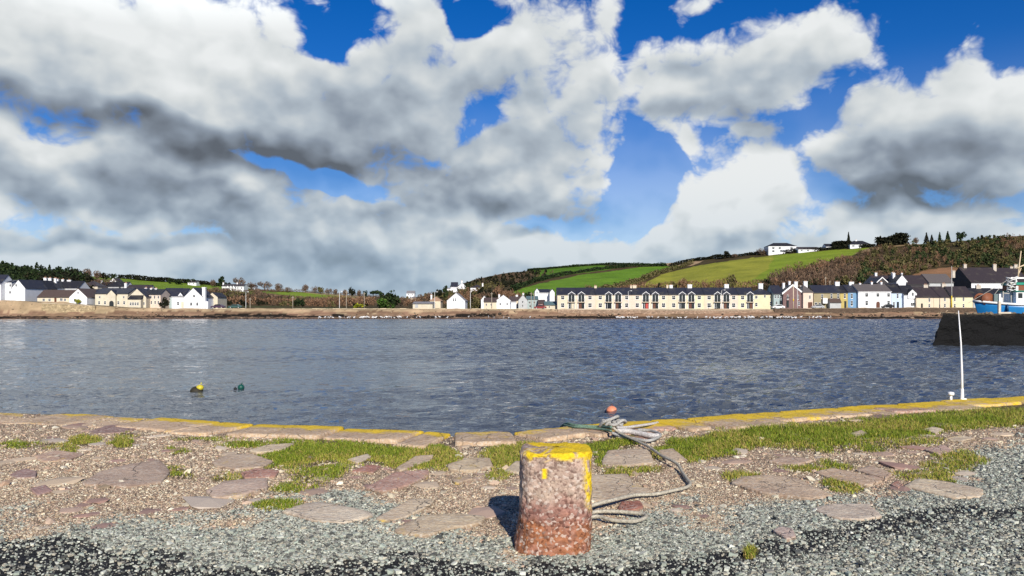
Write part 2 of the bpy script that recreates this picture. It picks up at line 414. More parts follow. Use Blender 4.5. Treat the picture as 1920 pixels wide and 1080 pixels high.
FIELDS = [   # outlines of the fields in the photograph and their grass
    ([(955, 549), (985, 539), (1010, 532), (1085, 516), (1200, 501), (1252, 499), (1300, 493), (1225, 517), (1180, 533), (1150, 545), (1100, 552), (1000, 556)], (0.135, 0.27, 0.022)),
    ([(1000, 508), (1060, 501), (1120, 497), (1180, 499), (1120, 508), (1040, 519), (1008, 522)], (0.09, 0.20, 0.016)),
    ([(1190, 540), (1240, 515), (1300, 500), (1350, 491.5), (1450, 479), (1560, 469), (1645, 463), (1600, 478), (1555, 490), (1500, 505), (1465, 522), (1430, 536), (1330, 545)], (0.31, 0.33, 0.045)),
    ([(1450, 479), (1560, 469), (1645, 463), (1600, 478), (1555, 490), (1500, 505), (1465, 522), (1430, 536), (1400, 530), (1440, 505)], (0.22, 0.31, 0.03)),
    ([(1205, 498), (1262, 492), (1318, 489), (1296, 498), (1250, 499)], (0.5, 0.36, 0.22)),
    ([(150, 512), (225, 519), (300, 527), (360, 531), (420, 536), (470, 539), (460, 548), (380, 548), (300, 546), (230, 538), (180, 524)], (0.18, 0.29, 0.028)),
    ([(430, 545), (520, 545), (560, 550), (560, 556), (470, 552)], (0.15,0.22,0.03)),
    ([(515, 547), (560, 548), (640, 554), (690, 558), (660, 563), (600, 564), (545, 561)], (0.21, 0.32, 0.03)),
    ([(540, 545), (620, 550), (700, 557), (690, 560), (600, 552)], (0.34, 0.29, 0.16)),
    ([(1640, 462), (1700, 457), (1760, 455), (1700, 461), (1600, 476)], (0.30, 0.22, 0.12)),
    ([(1700, 520), (1740, 505), (1790, 500), (1830, 512), (1780, 524)], (0.30, 0.17, 0.09)),
]
def mat_land():
    t = NT('hillside'); p = t.geo(); a = t.attr('tint')
    n1 = t.noise(p, 0.05, 5, 0.6); n2 = t.noise(p, 0.6, 4, 0.65); n3 = t.noise(t.map(p, (.02, .02, .25)), 1.0, 3)
    c = t.mix(t.ramp(n1, [(0.3, 0), (0.7, 1)]), t.mix(1.0, a, (0.72, 0.72, 0.66), 'MULTIPLY'), t.mix(1.0, a, (1.22, 1.12, 1.1), 'MULTIPLY'))
    c = t.mix(t.ramp(n2, [(0.35, 0.45), (0.7, 0.0)]), c, t.mix(1.0, c, (0.5, 0.52, 0.5), 'MULTIPLY'))
    return t.set(c, 0.95, t.bump(t.math('ADD', n2, t.math('MULTIPLY', n1, 3)), 0.5, 0.5), spec=0.1)
def make_land():
    xs = np.concatenate([np.arange(-1600, -100, 25), np.arange(-100, 2040, 4.0), np.arange(2040, 3600, 25)])
    ys = np.concatenate([np.arange(228, 252, 3), np.arange(252, 270, 0.6), np.arange(270, 300, 2.5), np.arange(300, 780, 4), np.arange(780, 1500, 45)])
    PXX = np.repeat(xs[None, :], len(ys), 0); Y = np.repeat(ys[:, None], len(xs), 1)
    X = (PXX - 960) / F * Y
    Z = terrain_z(PXX, Y)
    hill = sstep(310, 340, Y); beach = sstep(247, 252, Y) * (1 - sstep(266.5, 268, Y))
    Z = Z + hill * (fbm(X * .04, Y * .04, 4, 2) - .5) * 1.6 + beach * ((fbm(X * .12, Y * .3, 4, 5) - .5) * 0.9 + (fbm(X * .5, Y * .9, 3, 6) - .5) * 0.5)
    row = HY - (Z - EYE) * F / Y
    n = fbm(X * .03, Y * .03, 4, 21)[..., None]; m2 = fbm(X * .11, Y * .11, 4, 33)[..., None]
    c = np.array([0.055, 0.05, 0.022]) * (1 - n) + np.array([0.11, 0.075, 0.035]) * n
    c = c * (0.65 + 0.7 * m2)
    jx = (fbm(X * .05, Y * .05, 3, 51) - .5) * 7; jy = (fbm(X * .05, Y * .05, 3, 52) - .5) * 2.2
    for poly, col in FIELDS:
        k = inpoly(PXX + jx, row + jy, poly) & (Y > 300); c[k] = col
    k = (Y > 266) & (Y <= 300); c[k] = (np.array([0.16, 0.15, 0.11]) * (0.7 + 0.6 * m2))[k]                       # streets and yards
    g = (m2[..., 0] > .5) & (Y > 283) & (Y <= 330); c[g & ~(inpoly(PXX, row, FIELDS[0][0]))] = (0.07, 0.085, 0.03)
    # the beach: wet weed by the water, shingle and sand above it, dry grass on the bank
    u = fbm(X * .05, Y * .35, 4, 61); w = fbm(X * .14, Y * .8, 4, 62)
    bz = Z + (w - .5) * 0.5
    sand = np.array([0.34, 0.235, 0.155]); wet = np.array([0.15, 0.095, 0.07]); weed = np.array([0.022, 0.018, 0.014]); dry = np.array([0.44, 0.34, 0.22]); earth = np.array([0.22, 0.145, 0.10])
    bk = Y <= 266.6
    cc = np.where((bz < 0.42)[..., None], wet, sand * (0.75 + 0.5 * u[..., None]))
    cc = np.where(((u > .56) & (bz < 0.9) & (bz > .1))[..., None], weed, cc)
    cc = np.where((bz > 1.35)[..., None], earth * (0.6 + 0.9 * w[..., None]), cc)
    cc = np.where(((bz > 2.45) | ((w > .62) & (bz > 1.7)))[..., None], dry * (0.5 + .9 * fbm(X * .35, Y * 1.1, 4, 66)[..., None]), cc)
    under = ((PXX > 380) & (PXX < 560)) | ((PXX > 855) & (PXX < 930)) | ((PXX > 620) & (PXX < 645))
    cc = np.where((under & (bz > 0.75) & (bz < 1.55) & (w > .36))[..., None], weed, cc)  # hollows under the bank: their shadow painted on in the weed colour
    c = np.where(bk[..., None], cc, c)
    nn, mm = X.shape
    i = np.arange((nn - 1) * mm).reshape(nn - 1, mm)[:, :-1].ravel()
    f = np.stack([i, i + 1, i + mm + 1, i + mm], 1)
    o = obj('hills', npmesh('hills', np.stack([X, Y, Z], -1).reshape(-1, 3), f, True, c.reshape(-1, 3)), mat_land())
    tag(o, 'far beach, village ground and green hillside', kind='structure')
make_land()

# ------------------------------------------------------------------ the quay in front
EDGE_PX = [(-700, 755), (-400, 757), (0, 770), (150, 774), (300, 783), (480, 796), (650, 803), (850, 813), (960, 811), (1070, 798), (1280, 785), (1600, 762), (1920, 743), (2300, 722)]
EDGE = [G(x, y) for x, y in EDGE_PX]
EDGE = [(-60, EDGE[0][1] + 7)] + EDGE + [(60, EDGE[-1][1] + 20)]
EX = [e[0] for e in EDGE]; EYY = [e[1] for e in EDGE]
def edge_y(X): return np.interp(X, EX, EYY)
def to_px(X, Y, z=GZ): return 960 + X * F / Y, HY + (EYE - z) * F / Y
def zone(X, Y):
    """weights of grey gravel and of bare tarmac, for points of the quay"""
    Yc = np.maximum(Y, 2.4); x, y = to_px(X, Yc)
    yb = np.interp(x, [-600, 0, 200, 400, 520, 640, 760, 850, 960, 1120, 1240, 1400, 1520, 1640, 1720, 1820, 1920, 2300], [985, 975, 968, 950, 930, 915, 955, 985, 1000, 985, 952, 935, 922, 928, 900, 862, 805, 780])
    n = (fbm(X * 2.2, Y * 2.2, 4, 71) - .5); n2 = (fbm(X * 5.0, Y * 5.0, 3, 72) - .5)
    g = sstep(-22, 30, y - yb + n * 110 + n2 * 50)
    yt = np.interp(x, [-600, 0, 120, 260, 420, 520, 640, 760, 900, 1000, 1120, 1250, 1320, 1420, 1560, 1700, 1920, 2300], [975, 982, 1000, 1022, 1038, 1030, 1038, 1028, 1036, 1034, 1044, 1038, 1030, 1000, 970, 946, 930, 912])
    d = y - yt + n * 45 + n2 * 30
    t = sstep(-10, 14, d)
    t = np.where(x > 1380, t * (1 - 0.30 * sstep(20, 60, d)), t)
    return g, np.clip(t, 0, 1)
GRASS_PX = [  # turf: centre, half sizes in photo pixels, tilt, density
    (640, 842, 150, 20, 3, 1.0), (560, 850, 70, 22, -6, .9), (740, 850, 90, 20, 8, 1.0), (830, 852, 40, 22, 12, .8), (600, 880, 60, 16, -5, .6), (560, 905, 55, 12, -10, .5), (480, 862, 70, 14, 0, .5),
    (960, 850, 55, 22, -8, .9), (940, 880, 35, 14, -10, .55), (1145, 830, 60, 12, -6, .9), (1130, 852, 20, 20, 0, .7), (1180, 876, 70, 10, -3, .45),
    (1310, 838, 95, 20, -4, 1.0), (1420, 815, 130, 20, -5, 1.0), (1560, 812, 120, 24, -6, 1.0), (1680, 797, 120, 24, -6, 1.0), (1800, 782, 120, 22, -6, 1.0), (1910, 775, 70, 20, -6, 1.0),
    (1640, 830, 150, 12, -4, .45), (1790, 862, 60, 24, -4, .4), (1730, 890, 60, 14, 10, .35), (1580, 905, 45, 9, 10, .5), (1390, 890, 35, 9, 0, .5), (1545, 870, 90, 12, -5, .35),
    (158, 823, 34, 9, 0, .9), (228, 826, 22, 9, 0, .9), (235, 812, 24, 5, 0, .5), (128, 838, 22, 7, 0, .5), (330, 840, 22, 7, 0, .5), (330, 880, 40, 12, 10, .5), (30, 828, 30, 7, 0, .6), (430, 890, 40, 10, 0, .4), (520, 940, 40, 10, 0, .4),
    (1408, 1028, 12, 10, 0, .8), (460, 828, 50, 8, 0, .5), (370, 818, 60, 6, 0, .4), (90, 830, 60, 6, 0, .35)]
def turf(x, y):
    """how thick the turf is at photo pixels of the quay level"""
    t = np.zeros_like(x)
    for cx, cy, rx, ry, rot, dn in GRASS_PX:
        c, s = math.cos(R(rot)), math.sin(R(rot)); dx = x - cx; dy = y - cy
        q = ((dx * c + dy * s) / rx) ** 2 + ((-dx * s + dy * c) / ry) ** 2
        t = np.maximum(t, dn * np.clip(1.35 - q, 0, 1))
    return t
def ground_h(X, Y):
    return GZ - 0.028 + 0.03 * (fbm(X * .9, Y * .9, 4, 81) - .5) + 0.012 * (fbm(X * 7, Y * 7, 3, 82) - .5)
def mat_quay():
    t = NT('gravel_and_earth'); p = t.geo(); a = t.attr('tint')
    v = t.voro(p, 70, 'F1', 'Color'); v2 = t.voro(p, 70); n = t.noise(p, 9, 5, 0.7); f = t.noise(p, 120, 2)
    s = t.ramp(t.sep(v)[0], [(0.0, 0.35), (0.45, 0.8), (0.8, 1.3), (1.0, 2.0)])
    c = t.mix(1.0, a, s, 'MULTIPLY')
    c = t.mix(t.ramp(n, [(0.35, 0.55), (0.65, 0.0)]), c, t.mix(1.0, c, (0.55, 0.5, 0.48), 'MULTIPLY'))
    h = t.math('SUBTRACT', t.math('MULTIPLY', f, 0.2), v2)
    return t.set(c, 0.9, t.bump(h, 0.9, 0.012), spec=0.2)
def make_quay():
    xs = np.concatenate([np.linspace(-60, -13, 24)[:-1], np.arange(-13, 15, 0.045), np.linspace(15, 60, 24)])
    e = edge_y(xs)
    near = np.concatenate([np.linspace(-45, 2.5, 20)[:-1]])
    v = np.linspace(0, 1, 300) ** 1.12
    Y = np.concatenate([np.repeat(near[:, None], len(xs), 1), 2.5 + v[:, None] * (e - 0.06 - 2.5)[None, :]], 0)
    X = np.repeat(xs[None, :], len(Y), 0)
    Z = ground_h(X, Y)
    g, tk = zone(X, Y); x, y = to_px(X, np.maximum(Y, 2.4)); tf = turf(x, y)
    n = fbm(X * 1.6, Y * 1.6, 4, 91)[..., None]; n2 = fbm(X * 6, Y * 6, 4, 92)[..., None]
    earth = np.array([0.43, 0.335, 0.23]) * (1 - n) + np.array([0.46, 0.335, 0.24]) * n; earth = earth * (0.6 + 0.75 * n2)
    grey = np.array([0.24, 0.24, 0.215]) * (0.6 + 0.8 * n2); tar = np.array([0.024, 0.025, 0.028]) * (0.7 + .6 * n2)
    soil = np.array([0.12, 0.095, 0.038])
    c = earth * (1 - g[..., None]) + grey * g[..., None]
    c = c * (1 - tk[..., None]) + tar * tk[..., None]
    st = (sstep(.02, .45, tf + (n2[..., 0] - .5) * .5) * .9)[..., None]; c = c * (1 - st) + soil * (0.7 + .8 * n2) * st
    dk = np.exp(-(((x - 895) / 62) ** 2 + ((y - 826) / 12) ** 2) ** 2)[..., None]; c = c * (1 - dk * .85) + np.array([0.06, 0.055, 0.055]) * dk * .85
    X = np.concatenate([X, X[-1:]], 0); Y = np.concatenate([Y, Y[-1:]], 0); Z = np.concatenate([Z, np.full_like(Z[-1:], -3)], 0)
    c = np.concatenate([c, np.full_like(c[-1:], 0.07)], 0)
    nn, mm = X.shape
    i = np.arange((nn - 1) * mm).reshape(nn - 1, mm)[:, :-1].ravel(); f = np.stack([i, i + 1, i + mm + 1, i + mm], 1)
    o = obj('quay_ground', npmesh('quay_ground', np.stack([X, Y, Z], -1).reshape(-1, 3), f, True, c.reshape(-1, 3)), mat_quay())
    tag(o, 'earth, gravel and tarmac of the quay', kind='structure')
make_quay()
# ------------------------------------------------------------------ stones of the quay
def mat_stone():
    t = NT('sandstone'); p = t.geo(); a = t.attr('tint'); li = t.attr('lichen', 'Fac')
    n1 = t.noise(p, 3.5, 5, 0.65); n2 = t.noise(p, 28, 5, 0.7); v = t.voro(p, 55, 'F1', 'Color'); n3 = t.noise(t.map(p, (1.5, 9, 4)), 1.6, 4, .6)
    c = t.mix(t.ramp(n1, [(0.3, 0), (0.7, 1)]), t.mix(1.0, a, (0.72, 0.66, 0.66), 'MULTIPLY'), t.mix(1.0, a, (1.15, 1.13, 1.1), 'MULTIPLY'))
    c = t.mix(t.ramp(n2, [(0.42, 0.4), (0.6, 0.0)]), c, t.mix(1.0, c, (0.5, 0.46, 0.44), 'MULTIPLY'))
    c = t.mix(t.ramp(n3, [(0.5, 0.0), (0.7, 0.4)]), c, t.mix(1.0, c, (0.8, 0.66, 0.62), 'MULTIPLY'))
    c = t.mix(t.ramp(t.sep(v)[0], [(0.8, 0.0), (0.86, 0.4)]), c, (0.6, 0.56, 0.48))
    ln = t.math('ADD', t.math('MULTIPLY', t.noise(p, 6.5, 8, 0.8), .62), t.math('MULTIPLY', t.noise(p, 1.4, 4, .6), .62)); lm = t.math('SUBTRACT', t.math('ADD', ln, t.math('MULTIPLY', li, 0.33)), 0.715)
    lc = t.mix(t.noise(p, 40, 3), (0.55, 0.32, 0.008), (0.85, 0.64, 0.03))
    c = t.mix(t.ramp(lm, [(0.0, 0.0), (0.12, 0.92)]), c, lc)
    wp = t.mix(.35, t.map(p, (1, 1, 1)), t.noise(p, 2.5, 4, .6, 'Color'), 'ADD'); cr = t.voro(wp, 1.9, 'DISTANCE_TO_EDGE'); crk = t.ramp(cr, [(0.0, 1.0), (0.012, 0.0)])
    c = t.mix(t.math('MULTIPLY', crk, t.ramp(n1, [(.45, 0), (.55, .75)])), c, (.07, .055, .045))
    h = t.math('SUBTRACT', t.math('ADD', t.math('MULTIPLY', n2, 0.6), n1), t.math('MULTIPLY', crk, .6))
    return t.set(c, 0.85, t.bump(h, 0.8, 0.02), spec=0.2)
STONE = mat_stone()
def mat_chips():
    t = NT('stone_chips'); a = t.attr('tint'); n = t.noise(t.geo(), 160, 2)
    return t.set(t.mix(n, t.mix(1.0, a, (.7, .7, .7), 'MULTIPLY'), t.mix(1.0, a, (1.2, 1.2, 1.2), 'MULTIPLY')), 0.8, spec=0.3)
CHIPS = mat_chips()

def slab_geo(poly, z0, h, seed, tilt=(0, 0), rough=0.05, n=44):
    """an irregular flat stone: worn rim, uneven top"""
    rng = np.random.default_rng(seed); poly = np.array(poly, float); k = len(poly)
    seg = np.linalg.norm(np.roll(poly, -1, 0) - poly, axis=1); cum = np.concatenate([[0], np.cumsum(seg)]); L = cum[-1]
    s = np.linspace(0, L, n, endpoint=False); idx = np.clip(np.searchsorted(cum, s, 'right') - 1, 0, k - 1)
    f = (s - cum[idx]) / np.maximum(seg[idx], 1e-6); pts = poly[idx] * (1 - f[:, None]) + np.roll(poly, -1, 0)[idx] * f[:, None]
    pts = (np.roll(pts, 1, 0) + 2 * pts + np.roll(pts, -1, 0)) / 4
    c = pts.mean(0); d = pts - c; size = math.sqrt(max(1e-4, np.abs(d).max(0).prod()))
    w = (fbm(pts[:, 0] * 3 / max(size, .1) * .35 + seed, pts[:, 1] * 3 / max(size, .1) * .35, 3, seed) - .5) * rough * 2 + rng.normal(0, rough * .16, n)
    pts = c + d * (1 + w[:, None])
    V = []
    rings = [(1.0, -0.06), (1.0, h * .45), (0.985, h * .85), (0.95, h), (0.8, h), (0.6, h), (0.4, h), (0.2, h)]
    for sc, z in rings:
        q = c + (pts - c) * sc
        zz = np.full(n, z0 + z)
        if z > 0: zz = zz + (fbm(q[:, 0] * 5, q[:, 1] * 5, 4, seed + 3) - .5) * h * 0.8 * (0.4 if sc > .94 else 1) + (q[:, 0] - c[0]) * tilt[0] + (q[:, 1] - c[1]) * tilt[1]
        V.append(np.column_stack([q, zz]))
    V = np.concatenate(V); V = np.vstack([V, [[c[0], c[1], V[-n:, 2].mean()]]])
    Fs = []
    for r in range(len(rings) - 1):
        for j in range(n):
            j2 = (j + 1) % n; Fs.append((r * n + j, r * n + j2, (r + 1) * n + j2, (r + 1) * n + j))
    for j in range(n): Fs.append(((len(rings) - 1) * n + j, (len(rings) - 1) * n + (j + 1) % n, len(V) - 1))
    return V, Fs
def stone_mesh(name, geos):
    """geos: list of (verts, faces, colour, lichen per vertex)"""
    V = []; Fs = []; C = []; Lc = []; b = 0
    for v, f, c, l in geos:
        V.append(v); Fs += [tuple(b + i for i in q) for q in f]; b += len(v)
        C.append(np.tile(c, (len(v), 1)) if np.ndim(c) == 1 else c); Lc.append(np.full(len(v), l) if np.ndim(l) == 0 else l)
    V = np.concatenate(V); C = np.concatenate(C); Lc = np.concatenate(Lc)
    me = bpy.data.meshes.new(name); me.from_pydata(V.tolist(), [], Fs)
    a = me.color_attributes.new('tint', 'FLOAT_COLOR', 'POINT'); q = np.ones((len(V), 4), np.float32); q[:, :3] = C; a.data.foreach_set('color', q.ravel())
    a = me.attributes.new('lichen', 'FLOAT', 'POINT'); a.data.foreach_set('value', Lc.astype(np.float32))
    me.polygons.foreach_set('use_smooth', [True] * len(me.polygons)); me.update(); return me

def make_coping():
    geos = []; rng = np.random.default_rng(5)
    pts = [Vector((a, b)) for a, b in EDGE]
    for i in range(1, len(pts) - 2):
        a, b = pts[i], pts[i + 1]; L = (b - a).length; d = (b - a) / L; nrm = Vector((d.y, -d.x))
        s = 0.0
        while s < L - 0.02:
            ln = rng.uniform(0.55, 1.15); e = min(L, s + ln)
            if L - e < 0.3: e = L
            wd = rng.uniform(0.62, 0.98); g = 0.012
            left = (a + d * (s + e) / 2).x < -4.4
            p = [a + d * (s + g), a + d * (e - g), a + d * (e - g - rng.uniform(-.05, .08)) + nrm * (wd * rng.uniform(.9, 1.08)), a + d * (s + g + rng.uniform(-.05, .08)) + nrm * wd]
            v, f = slab_geo([(q.x, q.y) for q in p], GZ - (0.055 if left else 0.038), rng.uniform(.030, .048) + (0.0 if left else 0.010), int(rng.integers(1e6)), (rng.normal(0, .012), rng.normal(0, .012)), 0.035, 60)
            base = np.array([0.60, 0.46, 0.31]) * rng.uniform(.85, 1.12) if rng.random() < .72 else np.array([0.52, 0.35, 0.27]) * rng.uniform(.8, 1.1)
            dist = edge_y(v[:, 0]) - v[:, 1]
            x = (a + d * (s + e) / 2).x
            lv = (0.85 if x > 0.9 else (0.85 if x > -4.6 else 0.45)) * np.clip(1.25 - dist / (0.75 if x > .9 else .42), 0, 1)
            lv = lv * (0.55 if -0.6 < x < 0.7 else 1)
            geos.append((v, f, base, lv)); s = e
    o = obj('quay_edge', stone_mesh('quay_edge', geos), STONE); tag(o, 'sandstone edging of the quay with yellow lichen', kind='structure')
make_coping()

SLABS = [  # outline in photo pixels on the quay level, colour, label
    ([(150, 905), (190, 880), (240, 866), (300, 856), (320, 880), (300, 901), (240, 909)], (.36, .27, .22), 'broad grey brown slab, the widest one on the bare earth beside the turf tufts'),
    ([(396, 862), (430, 848), (470, 847), (514, 862), (490, 873), (440, 877), (405, 872)], (.40, .31, .24), 'smooth tan slab tucked against the end of the long turf strip'),
    ([(385, 918), (420, 898), (502, 893), (502, 912), (450, 927), (400, 930)], (.41, .31, .26), 'pinkish tan slab half sunk in gravel below the red slab'),
    ([(450, 884), (480, 875), (524, 880), (515, 890), (460, 893)], (.33, .18, .15), 'dull red slab wedged between two tan slabs beside brown moss'),
    ([(165, 807), (200, 797), (262, 792), (270, 800), (230, 808), (180, 811)], (.24, .16, .15), 'dark purple slab just inside the quay edge above small moss tufts'),
    ([(466, 841), (500, 831), (556, 827), (532, 841), (482, 846)], (.50, .41, .30), 'pale cream slab bordering the top of the long turf strip'),
    ([(18, 887), (46, 876), (70, 880), (68, 892), (30, 894)], (.29, .19, .18), 'small purple slab in pale chippings at the picture margin'),
    ([(56, 914), (85, 907), (100, 918), (70, 926)], (.31, .20, .19), 'small purplish slab just nearer than its margin neighbour'),
    ([(530, 955), (560, 942), (600, 937), (640, 945), (690, 955), (702, 963), (640, 976), (585, 971)], (.47, .40, .33), 'pale slab partly covered by grey green gravel'),
    ([(703, 968), (770, 934), (810, 933), (809, 942), (760, 966), (720, 973)], (.47, .38, .29), 'narrow pale slab lying slantwise before the bollard shadow'),
    ([(736, 990), (790, 962), (860, 957), (914, 962), (905, 976), (850, 986), (800, 1001), (750, 996)], (.47, .38, .28), 'big pale slab with a broken edge beside the bollard shadow'),
    ([(685, 911), (740, 882), (802, 877), (802, 890), (770, 906), (720, 919)], (.40, .25, .21), 'large rosy pink slab under the middle of the turf strip'),
    ([(838, 869), (880, 856), (920, 856), (926, 872), (880, 881), (840, 879)], (.45, .36, .26), 'tan slab between two turf patches behind the bollard'),
    ([(743, 874), (780, 852), (814, 850), (808, 861), (770, 873), (750, 879)], (.44, .34, .25), 'slanting tan slab with turf along its upper side'),
    ([(650, 859), (690, 849), (696, 854), (672, 865)], (.50, .42, .33), 'small whitish slab enclosed by the long turf strip'),
    ([(658, 881), (690, 868), (716, 870), (700, 883)], (.34, .17, .14), 'small brick red slab among brown moss and chippings'),
    ([(846, 897), (880, 887), (888, 895), (855, 904)], (.38, .29, .22), 'small brown slab in dry moss near the bollard'),
    ([(1126, 863), (1140, 842), (1216, 840), (1227, 866), (1180, 871), (1130, 869)], (.44, .35, .27), 'square tan slab under the long rope between turf and bollard'),
    ([(1100, 888), (1178, 885), (1187, 903), (1228, 916), (1200, 926), (1150, 937), (1100, 932)], (.45, .36, .27), 'large tan slab touching the bollard inside the rope bend'),
    ([(1232, 842), (1262, 839), (1290, 861), (1250, 863)], (.42, .33, .25), 'tan slab just outside the long rope beside thick turf'),
    ([(1158, 952), (1165, 936), (1200, 934), (1208, 948), (1180, 955)], (.31, .14, .11), 'brick red stone between the two lengths of rope'),
    ([(944, 882), (966, 862), (990, 861), (990, 884)], (.44, .36, .27), 'tan slab half hidden behind the bollard'),
    ([(1366, 901), (1400, 890), (1440, 887), (1492, 893), (1562, 925), (1520, 933), (1440, 923), (1400, 913)], (.43, .33, .25), 'long tan slab dusted with gravel beyond the rope bend'),
    ([(1524, 881), (1560, 874), (1622, 888), (1658, 898), (1630, 906), (1570, 897)], (.42, .31, .23), 'brown slab with moss along its lower side'),
    ([(1693, 909), (1720, 895), (1780, 901), (1848, 914), (1842, 927), (1790, 931), (1740, 919)], (.47, .39, .30), 'long pale slab standing clear at the rim of the grey gravel'),
    ([(1520, 949), (1560, 940), (1630, 939), (1658, 965), (1612, 971), (1568, 967)], (.45, .38, .32), 'pale slab surrounded by grey gravel on every side'),
    ([(1448, 991), (1462, 983), (1486, 987), (1493, 1003), (1475, 1008)], (.42, .33, .30), 'small pink stone alone in grey gravel beside dark tarmac'),
    ([(1603, 879), (1630, 870), (1672, 885), (1662, 895)], (.38, .28, .22), 'narrow brown slab lying against a larger mossy slab'),
    ([(1728, 803), (1750, 798), (1770, 803), (1755, 810)], (.48, .40, .31), 'pale stone showing through the thick turf below the white whip pole'),
    ([(1733, 840), (1770, 833), (1788, 842), (1760, 850)], (.40, .28, .24), 'pinkish flat stone in brown soil below the thick turf'),
    ([(1670, 905), (1682, 897), (1694, 905), (1685, 913)], (.35, .20, .16), 'small reddish stone at the tip of the long pale slab'),
    ([(1593, 811), (1615, 804), (1628, 811), (1605, 818)], (.46, .37, .28), 'tan stone sunk in the middle of the thick turf'),
    ([(1770, 821), (1800, 815), (1830, 819), (1805, 826)], (.46, .38, .29), 'pale flat stone along the lower rim of the thick turf'),
    ([(60, 852), (110, 842), (160, 848), (130, 860), (80, 862)], (.40, .28, .22), 'tan slab level with the turf tufts near the picture margin'),
    ([(1440, 862), (1480, 853), (1525, 860), (1490, 870)], (.37, .27, .21), 'brown slab in dry soil just below the thickest turf'),
]
for k, (px, colr, lab) in enumerate(SLABS):
    w = [G(x, y, GZ) for x, y in px]
    v, f = slab_geo(w, GZ - 0.031, 0.019 + 0.007 * ((k * 7) % 5) / 5, 100 + k, (0.008 * ((k % 3) - 1), 0.006 * ((k % 5) - 2)), 0.07, 56)
    cx, cy = v[:, 0].mean(), v[:, 1].mean(); v = v - np.array([cx, cy, 0])
    cc = np.tile(np.array(colr) * np.array([1.50, 1.56, 1.46]), (len(v), 1)); q = np.ones(len(v)); nr = 56; q[:nr * 2] = .1; q[nr * 2:nr * 3] = .5; q[nr * 3:nr * 4] = .8; q[nr * 4:nr * 5] = 1
    q = np.clip(q + (fbm(v[:, 0] * 5 + k, v[:, 1] * 5, 3, 7 + k) - .36) * .7, 0, 1)[:, None]; cc = cc * q + np.array([.34, .27, .195]) * (1 - q)
    o = obj('stone_slab', stone_mesh('stone_slab', [(v, f, cc, 0.0)]), STONE, None, (cx, cy, 0))
    tag(o, lab, 'stone slab', 'flat stone slabs set in the quay', 'thing')

ICO_V = None
def rock_kinds(n, rng, sub):
    out = []
    for _ in range(n):
        bm = bmesh.new()
        if sub: bmesh.ops.create_icosphere(bm, subdivisions=1, radius=1)
        else: bmesh.ops.create_cube(bm, size=1.3)
        v = np.array([q.co[:] for q in bm.verts]); bm.faces.ensure_lookup_table()
        bmesh.ops.triangulate(bm, faces=bm.faces[:]); f = np.array([[q.index for q in fc.verts] for fc in bm.faces]); bm.free()
        v = v * (1 + rng.normal(0, .17, (len(v), 1))) * rng.uniform(.75, 1.25, 3) * np.array([1, 1, .68]); out.append((v, f))
    return out
def scatter(name, X, Y, Z, S, C, kinds, rng, lab, tilt=.25):
    n = len(X); which = rng.integers(0, len(kinds), n); V = []; Fs = []; A = []; b = 0
    for k, (kv, kf) in enumerate(kinds):
        m = np.where(which == k)[0]
        if not len(m): continue
        th = rng.uniform(0, 6.283, len(m)); c, s = np.cos(th), np.sin(th); tx = rng.normal(0, tilt, len(m))
        x = kv[None, :, 0] * c[:, None] - kv[None, :, 1] * s[:, None]; y = kv[None, :, 0] * s[:, None] + kv[None, :, 1] * c[:, None]
        z = kv[None, :, 2] + x * tx[:, None]
        P3 = np.stack([x, y, z], -1) * S[m][:, None, None] + np.stack([X[m], Y[m], Z[m] + S[m] * .25], -1)[:, None, :]
        V.append(P3.reshape(-1, 3)); Fs.append((kf[None] + (np.arange(len(m)) * len(kv))[:, None, None]).reshape(-1, 3) + b); b += len(m) * len(kv)
        A.append(np.repeat(C[m], len(kv), 0))
    o = obj(name, npmesh(name, np.concatenate(V), np.concatenate(Fs), False, np.concatenate(A)), CHIPS); return tag(o, lab, kind='stuff')
